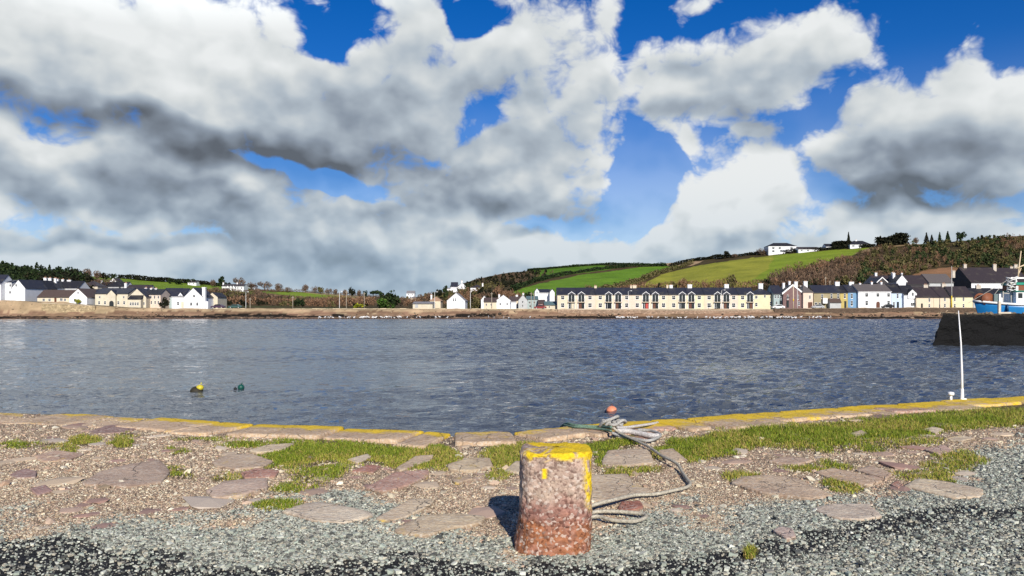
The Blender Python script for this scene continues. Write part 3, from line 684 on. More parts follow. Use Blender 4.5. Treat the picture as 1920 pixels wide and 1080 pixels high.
def make_chips():
    rng = np.random.default_rng(17)
    N = 1000000
    # more chips where the picture is close: spread evenly over the seen ground, a little beyond the frame
    y = rng.uniform(765, 1230, N); x = np.concatenate([rng.uniform(-260, 2180, int(N * .68)), rng.uniform(-1500, -260, int(N * .14)), rng.uniform(2180, 3800, N - int(N * .68) - int(N * .14))])
    Y = (EYE - GZ) * F / (y - HY); X = (x - 960) / F * Y
    dens = (Y / 4.5) ** 3                                    # area one pixel covers
    keep = rng.random(N) < np.clip(dens * 0.95, 0, 1)
    x, y, X, Y = x[keep], y[keep], X[keep], Y[keep]
    ok = Y < edge_y(X) - 0.06; x, y, X, Y = x[ok], y[ok], X[ok], Y[ok]
    g, tk = zone(X, Y); tf = turf(x, y); n = fbm(X * 1.5, Y * 1.5, 3, 95)
    bare = fbm(X * .9 + 3, Y * .9, 3, 97)
    p = g * (1 - tk) * 1.0 + tk * 0.10 + (1 - g) * (1 - tk) * (0.42 + 0.8 * (bare - .35)); p = p * np.clip(1.05 - tf * 1.3, 0, 1)
    coping = edge_y(X) - Y < 0.8; p = np.where(coping, p * np.where(X < -3.5, .8, .4), p)
    for px, _, _ in SLABS:
        cx = sum(a for a, _ in px) / len(px); cy = sum(b for _, b in px) / len(px)
        p = np.where(inpoly(x, y, [(cx + (a - cx) * .93, cy + (b - cy) * .93) for a, b in px]), p * 0.10, p)
    keep = rng.random(len(p)) < p; x, y, X, Y, g, tk = x[keep], y[keep], X[keep], Y[keep], g[keep], tk[keep]
    n = len(X); gp = np.array([(.52, .53, .46), (.38, .40, .35), (.66, .65, .57), (.16, .16, .15), (.44, .48, .42), (.30, .28, .25), (.58, .52, .42), (.76, .75, .67), (.10, .10, .095)])
    ep = np.array([(.58, .44, .31), (.46, .31, .23), (.70, .60, .45), (.33, .25, .18), (.78, .70, .57), (.52, .45, .36), (.60, .44, .34), (.27, .20, .15)])
    gp = gp * np.array([.80, .83, .80]); ep = ep * np.array([.97, .99, .94])
    C = np.where((rng.random(n) < g)[:, None], gp[rng.integers(0, len(gp), n)], ep[rng.integers(0, len(ep), n)]) * rng.uniform(.82, 1.14, (n, 1))
    S = rng.lognormal(math.log(0.0049), .44, n) * (0.85 + .25 * g) * np.clip(Y / 6.2, .95, 1.35); S = np.where(tk > .5, S * 1.25, S); S = np.clip(S, .004, .026)
    Z = ground_h(X, Y)
    scatter('gravel', X, Y, Z, S, C, rock_kinds(9, rng, False), rng, 'loose stone chippings strewn over the quay')
    # larger stones in the earth
    N = 2600; X = rng.uniform(-9, 10, N); Y = rng.uniform(5.4, 12.5, N); xx, yy = to_px(X, Y); g, tk = zone(X, Y)
    k = (Y < edge_y(X) - .3) & (rng.random(N) < (1 - g) * (1 - tk) * np.clip(1 - turf(xx, yy), .12, 1) * .75)
    X, Y = X[k], Y[k]; n = len(X); C = ep[rng.integers(0, len(ep), n)] * rng.uniform(.75, 1.1, (n, 1))
    S = np.clip(rng.lognormal(math.log(0.022), .45, n), .012, .07)
    scatter('small_rocks', X, Y, ground_h(X, Y) - S * .35, S, C, rock_kinds(8, rng, True), rng, 'brown and pink stones bedded in the earth')
make_chips()
def make_flats():
    rng = np.random.default_rng(61); N = 900; X = rng.uniform(-9.5, 10.5, N); Y = rng.uniform(5.3, 12.5, N); xx, yy = to_px(X, Y); g, tk = zone(X, Y)
    k = (Y < edge_y(X) - .7) & (rng.random(N) < (1 - g) * (1 - tk) * np.clip(1 - turf(xx, yy), .25, 1) * .8)
    for px, _, _ in SLABS: k &= ~inpoly(xx, yy, px)
    X, Y = X[k], Y[k]; n = len(X); pal = np.array([(.56, .44, .31), (.46, .33, .25), (.60, .50, .38), (.40, .25, .20), (.50, .42, .34), (.34, .22, .18)]); C = pal[rng.integers(0, 6, n)] * rng.uniform(.8, 1.1, (n, 1))
    S = np.clip(rng.lognormal(math.log(.07), .5, n), .03, .19); kinds = [(v * np.array([1.25, .95, .26]), f) for v, f in rock_kinds(8, rng, True)]
    scatter('flat_stones', X, Y, ground_h(X, Y) - S * .27, S, C, kinds, rng, 'flat worn stones bedded between the slabs', .05)
make_flats()

def mat_blade():
    t = NT('grass_blades'); a = t.attr('tint'); t.set(a, 0.6, spec=0.25)
    t.b.inputs['Subsurface Weight'].default_value = 0.0
    return t.m
def make_grass():
    rng = np.random.default_rng(23); N = 1000000
    y = rng.uniform(765, 1040, N); x = rng.uniform(-150, 2080, N); Y = (EYE - GZ) * F / (y - HY); X = (x - 960) / F * Y
    n = fbm(X * 4, Y * 4, 3, 41); tf = turf(x + (fbm(X * 5, Y * 5, 3, 43) - .5) * 30, y + (fbm(X * 5, Y * 5, 3, 44) - .5) * 14)
    d = np.clip(tf * 1.25 + (n - .5) * 1.3 - .12, 0, 1) * sstep(.0, .12, tf)
    for px, _, _ in SLABS: d = np.where(inpoly(x, y, px), d * .03, d)
    k = (rng.random(N) < d * 0.85) & (Y < edge_y(X) - .5); x, X, Y, d, n = x[k], X[k], Y[k], d[k], n[k]
    m = len(X); h = rng.uniform(.009, .040, m) * (0.45 + 0.75 * d) * np.where(x > 1230, 1.15, .95); h *= np.clip(.55 + 1.1 * (fbm(X * 2.2, Y * 2.2, 2, 46)), .6, 1.5)
    th = rng.uniform(0, 6.283, m); w = rng.uniform(.0016, .0036, m); lean = rng.uniform(.3, 1.5, m) * h; la = th + rng.normal(1.57, .6, m)
    Z = ground_h(X, Y) + 0.004
    dx, dy = np.cos(th) * w, np.sin(th) * w; lx, ly = np.cos(la) * lean, np.sin(la) * lean
    v = np.empty((m, 5, 3)); o = np.stack([X, Y, Z], -1)
    v[:, 0] = o + np.stack([-dx, -dy, 0 * h - .01], -1); v[:, 1] = o + np.stack([dx, dy, 0 * h - .01], -1)
    v[:, 2] = o + np.stack([-dx * .8 + lx * .35, -dy * .8 + ly * .35, h * .6], -1); v[:, 3] = o + np.stack([dx * .8 + lx * .35, dy * .8 + ly * .35, h * .6], -1)
    v[:, 4] = o + np.stack([lx, ly, h], -1)
    f = np.array([[0, 1, 3], [0, 3, 2], [2, 3, 4]]); Fs = (f[None] + (np.arange(m) * 5)[:, None, None]).reshape(-1, 3)
    pal = np.array([(.10, .15, .012), (.15, .20, .016), (.21, .235, .028), (.29, .26, .06), (.07, .10, .012), (.32, .24, .09)])
    dry = (fbm(X * 1.3, Y * 1.3, 3, 48) > .52) | (d < .35)
    pick = np.where(dry, rng.choice(6, m, p=[.1, .16, .22, .24, .1, .18]), rng.choice(6, m, p=[.27, .34, .18, .06, .13, .02]))
    C = pal[pick] * np.array([1.25, 1.22, 1.1]) * rng.uniform(.75, 1.25, (m, 1))
    o = obj('grass', npmesh('grass', v.reshape(-1, 3), Fs, False, np.repeat(C, 5, 0)), mat_blade()); tag(o, 'short green turf growing between the quay stones', kind='stuff')
make_grass()

# ------------------------------------------------------------------ bollard, ropes, whip pole, buoys
def make_bollard():
    cx, cy = PX(1041, 4.95), 4.96; n, mrows = 120, 110; Ht = 0.552
    V = []; C = []
    def sup(t, a, b, e=3.6): return a * math.copysign(abs(math.cos(t)) ** (2 / e), math.cos(t)), b * math.copysign(abs(math.sin(t)) ** (2 / e), math.sin(t))
    prof = [(i / (mrows - 1)) for i in range(mrows)]
    rows = []
    for s in prof: rows.append((s * Ht - 0.05 * (1 - s), 1.0))
    rows = [(z, 1.0) for z, _ in rows]
    for q in np.linspace(0, 1, 9)[1:]: rows.append((Ht + 0.028 * math.sin(q * math.pi / 2), 1 - 0.13 * (1 - math.cos(q * math.pi / 2))))
    for q in (0.78, 0.65, 0.5, 0.35, 0.2, 0.08): rows.append((Ht + 0.029, q))
    for z, sc in rows:
        u = max(0, z) / Ht
        a = (0.221 - 0.004 * math.sin(u * 3.1)); b = 0.205
        for j in range(n):
            t = 2 * math.pi * j / n + 0.02
            x, y = sup(t, a, b); x *= sc; y *= sc
            ang = t
            if u < .34: # worn, spreading foot
                k = (1 - u / .34) ** 1.6; x *= 1 + (.09 if x < 0 else -.015) * k; y *= 1 + .05 * k
            x += 0.012 * (u - .5)
            V.append((x, y, z))
    V = np.array(V); rr = len(rows)
    ar = np.arctan2(V[:, 1], V[:, 0]); u = V[:, 2] / Ht
    q1 = fbm(ar * 2.2 + 7, u * 4, 4, 301) - .5; q2 = fbm(ar * 9 + 3, u * 17, 4, 302) - .5; q3 = fbm(ar * 26, u * 52, 3, 303) - .5
    side = np.clip(1.06 - u, 0, 1) > 0.0
    amp = np.where(u < .36, 1.5, 1.0)
    dsp = (q1 * .022 + q2 * .016 * amp + q3 * .009 * amp)
    rad = np.hypot(V[:, 0], V[:, 1]); on = u < 1.02
    sc = np.where(on, 1 + dsp / np.maximum(rad, .05), 1); V[:, 0] *= sc; V[:, 1] *= sc; V[:, 2] += np.where(~on, (fbm(V[:, 0] * 14, V[:, 1] * 14, 4, 305) - .5) * .022, 0)
    # colour of the stone: purple grey conglomerate, rusty foot, yellow lichen on the head
    mauve = np.array([.38, .26, .22]); tan = np.array([.50, .39, .30]); rust = np.array([.33, .125, .045]); red = np.array([.32, .17, .135]); yel = np.array([.78, .55, .02])
    k1 = fbm(ar * 3, u * 5, 4, 311)[:, None]; c = mauve * (1 - k1) + tan * k1
    w = sstep(.62, .42, u + q1 * .3)[:, None]; c = c * (1 - w) + red * w
    w = sstep(.40, .27, u + q1 * .28)[:, None] * (0.5 + .5 * sstep(.4, .6, fbm(ar * 5, u * 9, 3, 312)))[:, None]; c = c * (1 - w * .75) + rust * w * .75
    c = c * (0.50 + 1.0 * fbm(ar * 12, u * 24, 3, 313))[:, None]
    l = sstep(.965, 1.02, u + q2 * .15 + .04 * sstep(-.02, .08, V[:, 0])) * sstep(.47, .60, fbm(ar * 3.2 + 9, u * 5, 4, 314) + .10 * (V[:, 0] > .02))
    topf = (u > 1.0) * sstep(.52, .66, fbm(V[:, 0] * 9 + 4, V[:, 1] * 9, 4, 315) + 0.10 + V[:, 0] * .5)
    right = sstep(.33, .1, np.abs(ar + .62)) * sstep(.50, .72, u + q1 * .5) * sstep(.36, .48, fbm(ar * 7, u * 7, 3, 316) + .06)
    mark = (np.abs(V[:, 0] + .072) < .013) & (np.abs(u - .83) < .055) & (V[:, 1] < 0)
    l = np.maximum(np.maximum(l, topf), right); l = np.maximum(l, mark * 1.0)[:, None]; c = c * (1 - l) + yel * l * (0.8 + .4 * fbm(ar * 20, u * 30, 2, 318))[:, None]
    i = np.arange(rr * n).reshape(rr, n); i2 = np.roll(i, -1, 1)
    f = np.stack([i[:-1].ravel(), i2[:-1].ravel(), i2[1:].ravel(), i[1:].ravel()], 1)
    me = npmesh('mooring_post', V, f, True, c)
    t = NT('weathered_stone_post'); p = t.pos(); a = t.attr('tint')
    v1 = t.voro(p, 62, 'F1', 'Color'); v1d = t.voro(p, 62); n1 = t.noise(p, 45, 5, .7)
    cc = t.mix(t.ramp(t.sep(v1)[0], [(.76, 0), (.82, .55)]), a, (.62, .54, .47)); cc = t.mix(t.ramp(t.sep(v1)[1], [(.76, 0), (.82, .7)]), cc, t.mix(1.0, a, (.4, .33, .33), 'MULTIPLY'))
    yl = t.sep(a); isy = t.ramp(t.math('SUBTRACT', yl[0], t.math('MULTIPLY', yl[2], 5)), [(0.12, 0), (.3, 1)])
    cc = t.mix(isy, cc, a); cc = t.mix(t.ramp(n1, [(.36, .6), (.52, 0)]), cc, t.mix(1.0, cc, (.5, .42, .38), 'MULTIPLY'))
    t.set(cc, 0.88, t.bump(t.math('ADD', n1, t.math('MULTIPLY', v1d, -.4)), 0.7, 0.012), spec=.2)
    o = obj('mooring_bollard', me, t.m, None, (cx, cy, GZ)); tag(o, 'squat worn stone mooring bollard with yellow lichen head and rusty foot', 'bollard')
make_bollard()

def smooth_path(pts, step=0.012):
    pts = [Vector(p) for p in pts]; out = []
    for i in range(len(pts) - 1):
        p0 = pts[max(i - 1, 0)]; p1 = pts[i]; p2 = pts[i + 1]; p3 = pts[min(i + 2, len(pts) - 1)]
        k = max(2, int((p2 - p1).length / step))
        for j in range(k):
            t = j / k
            out.append(0.5 * ((2 * p1) + (p2 - p0) * t + (2 * p0 - 5 * p1 + 4 * p2 - p3) * t * t + (3 * p1 - p0 - 3 * p2 + p3) * t ** 3))
    return out + [pts[-1]]
def rope_mesh(name, paths, rad, n=12, pitch=None):
    V = []; Fs = []; pitch = pitch or rad * 7
    for pts in paths:
        pts = smooth_path(pts, rad * .8); s = 0; base = len(V); a = None
        for i, p in enumerate(pts):
            d = (pts[min(i + 1, len(pts) - 1)] - pts[max(i - 1, 0)]).normalized()
            a = (Vector((0, 0, 1)).cross(d) if a is None else a - d * a.dot(d)); a.normalize(); b = d.cross(a)
            if i: s += (p - pts[i - 1]).length
            for j in range(n):
                t = 2 * math.pi * j / n; r = rad * (0.88 + .2 * abs(math.cos(1.5 * (t - 2 * math.pi * s / pitch))))
                V.append(tuple(p + (a * math.cos(t) + b * math.sin(t)) * r))
        for i in range(len(pts) - 1):
            for j in range(n):
                j2 = (j + 1) % n; Fs.append((base + i * n + j, base + i * n + j2, base + (i + 1) * n + j2, base + (i + 1) * n + j))
        Fs.append(tuple(base + j for j in reversed(range(n)))); Fs.append(tuple(base + (len(pts) - 1) * n + j for j in range(n)))
    me = bpy.data.meshes.new(name); me.from_pydata(V, [], Fs); me.polygons.foreach_set('use_smooth', [True] * len(me.polygons)); me.update(); return me
def mat_rope(name, col):
    t = NT(name); p = t.geo(); n = t.noise(p, 60, 4, .7); n2 = t.noise(p, 4, 3)
    c = t.mix(t.ramp(n, [(.35, 0), (.65, 1)]), tuple(x * .5 for x in col), tuple(min(1, x * 1.2) for x in col)); c = t.mix(t.ramp(n2, [(.45, 0), (.65, .45)]), c, tuple(x * .6 for x in col))
    return t.set(c, .9, t.bump(n, .8, .006), spec=.1)
ROPE = mat_rope('old_rope', (.50, .46, .37)); ROPE_G = mat_rope('green_rope', (.17, .27, .20)); ROPE_W = mat_rope('pale_rope', (.62, .59, .56)); ROPE_D = mat_rope('grey_rope', (.46, .45, .42))
def gpts(lst, dz=0.0):
    out = []
    for q in lst:
        x, y = q[:2]; h = q[2] if len(q) > 2 else 0.0
        X, Y = G(x, y, GZ + h); out.append((X, Y, GZ + h + dz))
    return out
def make_ropes():
    a = gpts([(1150, 803, .10), (1163, 813, .05), (1190, 826, .02), (1215, 838, .015), (1240, 855, .025), (1262, 866, .03), (1272, 873, .02), (1279, 886, .0), (1288, 899, .0), (1294, 908, .0), (1287, 915, .0), (1258, 922, .0), (1228, 928, .0), (1190, 930, .01), (1150, 939, .03), (1118, 947, .03), (1090, 957, .01),
              (1075, 966, .0), (1090, 968, .0), (1120, 961, .0), (1160, 961, .0), (1203, 965, .0), (1211, 971, .0), (1190, 979, .0), (1150, 977, .0), (1118, 970, .0), (1085, 978, .0)], 0.006)
    o = obj('mooring_rope', rope_mesh('mooring_rope', [a], .0135), ROPE); tag(o, 'long weathered rope snaking from the quay edge knot to the bollard', 'rope')
    k = P(1150, 806, 9.45); k.z = GZ; c = Vector((k.x, 9.45, GZ + 0.04)); pts = []
    for i in range(34):
        t = i / 33 * 2 * math.pi * 3.35
        pts.append(c + Vector((.095 * math.sin(t) + .045 * math.sin(2.3 * t), .07 * math.cos(t * 1.27), .03 + .035 * math.sin(t * 1.9 + .6))))
    pts2 = [c + Vector((x, y, z)) for x, y, z in ((-.16, .02, .0), (-.12, -.05, .06), (-.03, -.07, .10), (.05, .0, .12), (.04, .08, .08), (-.05, .08, .03), (-.09, .0, .05), (0, -.09, .03), (.1, -.05, .08), (.15, .04, .05), (.1, .1, .02))]
    o = obj('rope_knot', rope_mesh('rope_knot', [pts, pts2], .0185), ROPE_D); tag(o, 'bulky tangle of pale knotted rope on the quay edge', 'rope knot')
    o = obj('rope_end', rope_mesh('rope_end', [gpts([(1158, 809, .06), (1176, 808, .05), (1196, 812, .035), (1216, 816, .03), (1236, 818, .03)], .0)], .030), ROPE_W); tag(o, 'short thick rope end sticking out beside the knot', 'rope')
    o = obj('slack_rope', rope_mesh('slack_rope', [gpts([(1148, 812, .04), (1166, 818, .02), (1190, 823, .02), (1218, 826, .02), (1238, 816, .02), (1222, 808, .02), (1196, 806, .02)], .0)], .017), ROPE_D); tag(o, 'dark grey rope looped under the thick rope end', 'rope')
    o = obj('green_rope', rope_mesh('green_rope', [gpts([(1146, 801, .09), (1125, 800, .03), (1100, 799, .02), (1078, 797, .02), (1062, 794, -.02), (1052, 800, -.3)], .0), gpts([(1146, 808, .05), (1124, 804, .03), (1098, 801, .03), (1074, 800, .02), (1058, 797, -.02)], .0)], .014), ROPE_G); tag(o, 'thin green rope running from the knot along the quay edge', 'rope')
    o = obj('pale_rope', rope_mesh('pale_rope', [gpts([(1158, 802, .08), (1178, 801, .06), (1200, 798, .05), (1226, 794, .03), (1240, 791, -.05)], .0)], .015), ROPE_W); tag(o, 'whitish rope leading from the knot over the quay edge', 'rope')
make_ropes()

WHITE_GEL = mat_plain('white_plastic', (.80, .80, .80), .35, .06, 3, .5)
def make_whip():
    X, Y = G(1804, 751, GZ); b = MB()
    r = thing('whip_aerial', 'tall slim white whip pole leaning slightly at the quay edge', 'pole', (X, Y, GZ))
    m = MB(); m.tube([(0, 0, .03), (-.004, 0, .4), (-.02, 0, .9), (-.058, 0, 1.405)], [.021, .018, .012, .006], 12); m.build('rod', WHITE_GEL, r, True)
    m = MB(); m.lathe([(.034, -.02), (.034, .02), (.027, .035), (.024, .16), (.020, .19)], 16); m.build('ferrule', WHITE_GEL, r, True)
    m = MB(); m.box(-.005, .055, -.03, .03, .0, .035); m.build('bracket', WHITE_GEL, r)
    X, Y = G(1783, 752, GZ); r = thing('marker_post', 'short white post with a flat round cap beside the whip pole', 'post', (X, Y, GZ))
    m = MB(); m.lathe([(.020, -.03), (.019, .09)], 14); m.build('stem', WHITE_GEL, r, True)
    m = MB(); m.lathe([(.018, .088), (.042, .092), (.048, .105), (.046, .13), (.034, .14), (.01, .145)], 18); m.build('cap', WHITE_GEL, r, True)
make_whip()

def make_buoys():
    def ball(r, sq=1.0, lift=0.0, cut=None, n=24, kk=14):
        return [(max(.001, r * math.sin(math.pi * i / kk)), r * sq * -math.cos(math.pi * i / kk) + lift) for i in range(kk + 1)]
    org = mat_plain('orange_float', (.72, .27, .15), .5, .2, 6); dred = mat_plain('shaded_red_float', (.10, .022, .018), .5, .2, 6)
    yel = mat_plain('yellow_float', (.55, .47, .04), .45, .2, 5); dk = mat_plain('weedy_float', (.035, .030, .018), .7, .3, 6); grn = mat_plain('green_float', (.010, .075, .06), .4, .2, 6); blk = mat_plain('black_float', (.012, .012, .014), .5, .1)
    p = P(1147, 774, EYE * F / (774 - HY)); r = thing('mooring_buoy', 'orange pink mooring buoy floating beyond the rope knot', 'buoy', (p.x, p.y, 0))
    pr = ball(.19, 1.0, .05); m = MB(); m.lathe([q for q in pr if q[1] > .035] , 24); m.build('float', org, r, True)
    m = MB(); m.lathe([q for q in pr if q[1] <= .06], 24); m.build('underside', dred, r, True)  # lower half coloured dark red: the ball's own shade painted on
    m = MB(); m.tube([(.03, 0, .23), (.035, 0, .27), (0, 0, .285), (-.035, 0, .27), (-.03, 0, .23)], .012, 8); m.build('eye', dred, r, True)
    p = P(372, 735, EYE * F / (735 - HY)); r = thing('mooring_buoy', 'yellow topped buoy with dark weedy belly lying in the water', 'buoy', (p.x, p.y, 0), R(15))
    m = MB(); m.lathe(ball(.27, .80, .03), 24, (-.07, 0, 0)); m.build('float', dk, r, True)
    m = MB(); m.lathe(ball(.16, .8, .19), 24, (.07, -.06, 0)); m.build('cap', yel, r, True)
    m = MB(); m.tube([(.09, -.04, .28), (.11, -.04, .36), (.13, -.04, .40)], [.03, .022, .03], 8); m.build('stalk', yel, r, True)
    p = P(452, 729, EYE * F / (729 - HY)); r = thing('mooring_buoy', 'small dark green round buoy in the water', 'buoy', (p.x, p.y, 0))
    m = MB(); m.lathe(ball(.145, 1.0, .06), 20); m.build('float', grn, r, True); m = MB(); m.tube([(.0, 0, .19), (.06, 0, .27)], .02, 8); m.build('eye', grn, r, True)
    p = P(441, 730, EYE * F / (730 - HY)); r = thing('pot_marker', 'tiny black float bobbing beside the green buoy', 'float', (p.x, p.y, 0))
    m = MB(); m.lathe(ball(.075, .8, .02), 14); m.build('float', blk, r, True); m = MB(); m.tube([(-.01, 0, .06), (0, 0, .12)], .018, 6); m.build('peg', blk, r, True)
make_buoys()
# ------------------------------------------------------------------ the village: houses
W_WHITE = mat_plain('white_render', (.74, .75, .77), .8, .10, .8); W_CREAM = mat_plain('cream_render', (.66, .56, .42), .8, .12, .8); W_PINK = mat_plain('pinkish_cream_render', (.68, .55, .45), .8, .12, .8)
W_BUTTER = mat_plain('buttery_render', (.68, .61, .41), .8, .10, .8); W_KHAKI = mat_plain('khaki_render', (.33, .28, .17), .85, .15, .8); W_OCHRE = mat_plain('ochre_render', (.46, .37, .13), .85, .15, .8)
W_BLUE = mat_plain('blue_render', (.16, .30, .46), .8, .12, .8); W_PALEBLUE = mat_plain('pale_blue_render', (.50, .60, .74), .8, .10, .8); W_GREY = mat_plain('grey_render', (.46, .47, .47), .85, .15, .8)
W_SAGE = mat_plain('grey_green_render', (.34, .42, .42), .85, .15, .8); W_PLUM = mat_plain('plum_brick', (.20, .125, .12), .9, .25, 1.5); W_DARK = mat_plain('dark_wall_and_gable_shade', (.06, .055, .06), .9, .3, 1.0); W_BEIGE = mat_plain('beige_render', (.60, .54, .42), .85, .15, .8)  # dark wall colour, used also as painted shade on the big house gable
R_SLATE = mat_roof('blue_slate', (.026, .028, .042)); R_DARK = mat_roof('dark_slate', (.020, .020, .025)); R_GREY = mat_roof('grey_slate', (.115, .10, .095)); R_BROWN = mat_roof('brown_tile', (.085, .058, .048)); R_TEAL = mat_roof('teal_sheet', (.10, .16, .17)); R_PALE = mat_roof('pale_sheet', (.22, .21, .22)); R_CLAY = mat_roof('clay_tile', (.42, .26, .16)); R_MAUVE = mat_roof('mauve_slate', (.040, .031, .034))
TRIM = mat_plain('white_trim', (.82, .82, .82), .6, .06, 2); STONEW = mat_plain('pale_chimney_stone', (.56, .50, .42), .9, .25, 2.0); POT = mat_plain('clay_pot', (.42, .24, .15), .8, .2, 3)
GLASS = mat_plain('dark_window_glass', (.016, .019, .024), .08, .1, 1, .6); BROWN_DOOR = mat_plain('brown_door', (.12, .045, .025), .5, .2, 2); RED_DOOR = mat_plain('red_door', (.45, .06, .05), .5, .1, 2); DARKIRON = mat_plain('dark_iron', (.03, .03, .032), .5, .1, 2, .4); YELLOWP = mat_plain('yellow_paint', (.72, .50, .03), .5, .1, 2)

def window_proto():
    m = MB()
    for b in ((-.5, -.43, -.5, .5), (.43, .5, -.5, .5), (-.43, .43, .45, .5), (-.43, .43, -.5, -.45), (-.43, .43, -.02, .03), (-.02, .02, .03, .45)): m.box(b[0], b[1], -.05, 0.0, b[2], b[3])
    fr = m.mesh('window'); fr.materials.append(TRIM)
    m = MB(); m.box(-.43, .43, -.025, 0, -.45, .45); pn = m.mesh('pane'); pn.materials.append(GLASS)
    m = MB(); m.box(-.56, .56, -.11, 0, -.57, -.505); sl = m.mesh('sill'); sl.materials.append(TRIM)
    m = MB(); m.box(-.5, .5, -.05, 0, -.5, .5); m.box(-.36, .36, -.065, -.05, .05, .4); m.box(-.36, .36, -.065, -.05, -.42, -.05); dr = m.mesh('door')
    m = MB(); m.box(.33, .42, -.11, -.05, -.06, .0); hd = m.mesh('handle'); hd.materials.append(DARKIRON)
    return fr, pn, sl, dr, hd
WFR, WPN, WSL, WDR, WHD = window_proto()
def window(parent, org, X, Y, Z, w, h, glass=None, sill=True):
    o = obj('window', WFR, None, parent); o.location = (X - org[0], Y - org[1], Z - org[2]); o.scale = (w, 1, h)
    obj('pane', WPN, None, o)
    if sill: obj('sill', WSL, None, o)
    return o
def door(parent, org, X, Y, Z, w, h, mat):
    o = bpy.data.objects.new('door', WDR); COL.objects.link(o); o.parent = parent; o.location = (X - org[0], Y - org[1], Z - org[2]); o.scale = (w, 1, h)
    if not len(WDR.materials): WDR.materials.append(mat)
    o.material_slots[0].link = 'OBJECT'; o.material_slots[0].material = mat
    obj('handle', WHD, None, o); return o

def prism_mesh(name, poly, a, b, axis):
    """extrude a cross-section (s, z) from a to b along X ('x': s is Y) or along Y ('y': s is X)"""
    m = MB(); n = len(poly)
    f = (lambda s, z, t: (t, s, z)) if axis == 'x' else (lambda s, z, t: (s, t, z))
    v = [f(s, z, a) for s, z in poly] + [f(s, z, b) for s, z in poly]
    m.poly(v, [tuple(range(n)), tuple(range(n, 2 * n))] + [(i, (i + 1) % n, n + (i + 1) % n, n + i) for i in range(n)])
    return m
def chimney(parent, org, X, Y, z0, z1, w, mat, d=.75, pots=2):
    m = MB(); x, y = X - org[0], Y - org[1]; a, b = z0 - org[2], z1 - org[2]
    m.box(x - w / 2, x + w / 2, y - d / 2, y + d / 2, a, b - .18); m.box(x - w / 2 - .08, x + w / 2 + .08, y - d / 2 - .08, y + d / 2 + .08, b - .18, b)
    m.cur = 1
    for k in range(pots): m.lathe([(.13, b), (.11, b + .42)], 8, (x + (k - (pots - 1) / 2) * min(.42, w / max(pots, 1)), y, 0))
    return m.build('chimney', [mat, POT], parent)
def block(parent, org, x0, x1, y0, y1, yb, ye, yr, Y, d, wall, roof, style, over=.22, wname='wall', rname='roof', drop=1.5):
    """one roofed volume: wall and roof parts"""
    ox, oy, oz = org; X0, X1 = PX(x0, Y) - ox, PX(x1, Y) - ox; A, B = Y - oy, Y + d - oy
    zb, ze = PZ(yb, Y) - oz - drop, PZ(ye, Y) - oz
    th = .14; fl = .09
    if style == 'eaves':
        zr = PZ(yr, Y + d / 2) - oz; M = (A + B) / 2; sl = (zr - ze) / (d / 2)
        prism_mesh('w', [(A, zb), (B, zb), (B, ze), (M, zr), (A, ze)], X0, X1, 'x').build(wname, wall, parent)
        r = prism_mesh('r', [(A - over, ze - over * sl + .02), (M, zr + .02), (B + over, ze - over * sl + .02), (B + over, ze - over * sl + .02 + th), (M, zr + .02 + th * 1.25), (A - over, ze - over * sl + .02 + th)], X0 - .1, X1 + .1, 'x').build(rname, roof, parent)
        m = MB(); m.box(X0 - .1, X1 + .1, A - over - .07, A - over - .003, ze - over * sl - .04, ze - over * sl + .08); m.build('gutter', TRIM if wall in (W_WHITE,) else DARKIRON, r)
        zrw = zr + oz
    elif style == 'gable':
        zr = PZ(yr, Y) - oz; M = (X0 + X1) / 2; sl = (zr - ze) / ((X1 - X0) / 2)
        prism_mesh('w', [(X0, zb), (X1, zb), (X1, ze), (M, zr), (X0, ze)], A, B, 'y').build(wname, wall, parent)
        o2 = .18
        r = prism_mesh('r', [(X0 - o2, ze - o2 * sl + .02), (M, zr + .02), (X1 + o2, ze - o2 * sl + .02), (X1 + o2, ze - o2 * sl + .02 + th), (M, zr + .02 + th * 1.25), (X0 - o2, ze - o2 * sl + .02 + th)], A - .12, B + .1, 'y').build(rname, roof, parent)
        zrw = zr + oz
    else:  # hip
        zr = PZ(yr, Y + d / 2) - oz; M = (A + B) / 2; q = min(d / 2, (X1 - X0) / 2 * .98)
        m = MB(); m.box(X0, X1, A, B, zb, ze); m.build(wname, wall, parent)
        a, b, c, e = X0 - over, X1 + over, A - over, B + over; m = MB(); z = ze - .03
        m.poly([(a, c, z), (b, c, z), (b, e, z), (a, e, z), (X0 + q, M, zr), (X1 - q, M, zr), (a, c, z + .1), (b, c, z + .1), (b, e, z + .1), (a, e, z + .1)],
               [(3, 2, 1, 0), (0, 1, 7, 6), (1, 2, 8, 7), (2, 3, 9, 8), (3, 0, 6, 9), (6, 7, 5, 4), (7, 8, 5), (8, 9, 4, 5), (9, 6, 4)])
        r = m.build(rname, roof, parent); zrw = zr + oz
    return r, zrw
def house(name, label, x0, x1, yb, ye, yr, Y, d, wall, roof, style='eaves', wins=(), doors=(), chim=(), cat='house', group=None, chmat=None, extra=None):
    org = (PX((x0 + x1) / 2, Y), Y, PZ(yb, Y)); t = thing(name, label, cat, org, 0, group)
    r, zr = block(t, org, x0, x1, 0, 0, yb, ye, yr, Y, d, wall, roof, style)
    for (x, y, w, h) in wins: window(t, org, PX(x, Y), Y - .003, PZ(y, Y), w * Y / F, h * Y / F)
    for (x, y, w, h, m_) in doors: door(t, org, PX(x, Y), Y - .003, PZ(y, Y), w * Y / F, h * Y / F, m_)
    for c in chim:
        x, w, yt = c[:3]; yy = Y + (d / 2 if style != 'gable' else (c[3] if len(c) > 3 else d * .3))
        chimney(r, org, PX(x, yy), yy, zr - 1.3, PZ(yt, yy), w * yy / F, chmat or W_WHITE)
    if extra: extra(t, org, r)
    return t
def Yg(x, y): return ground_at(x, y)[0]

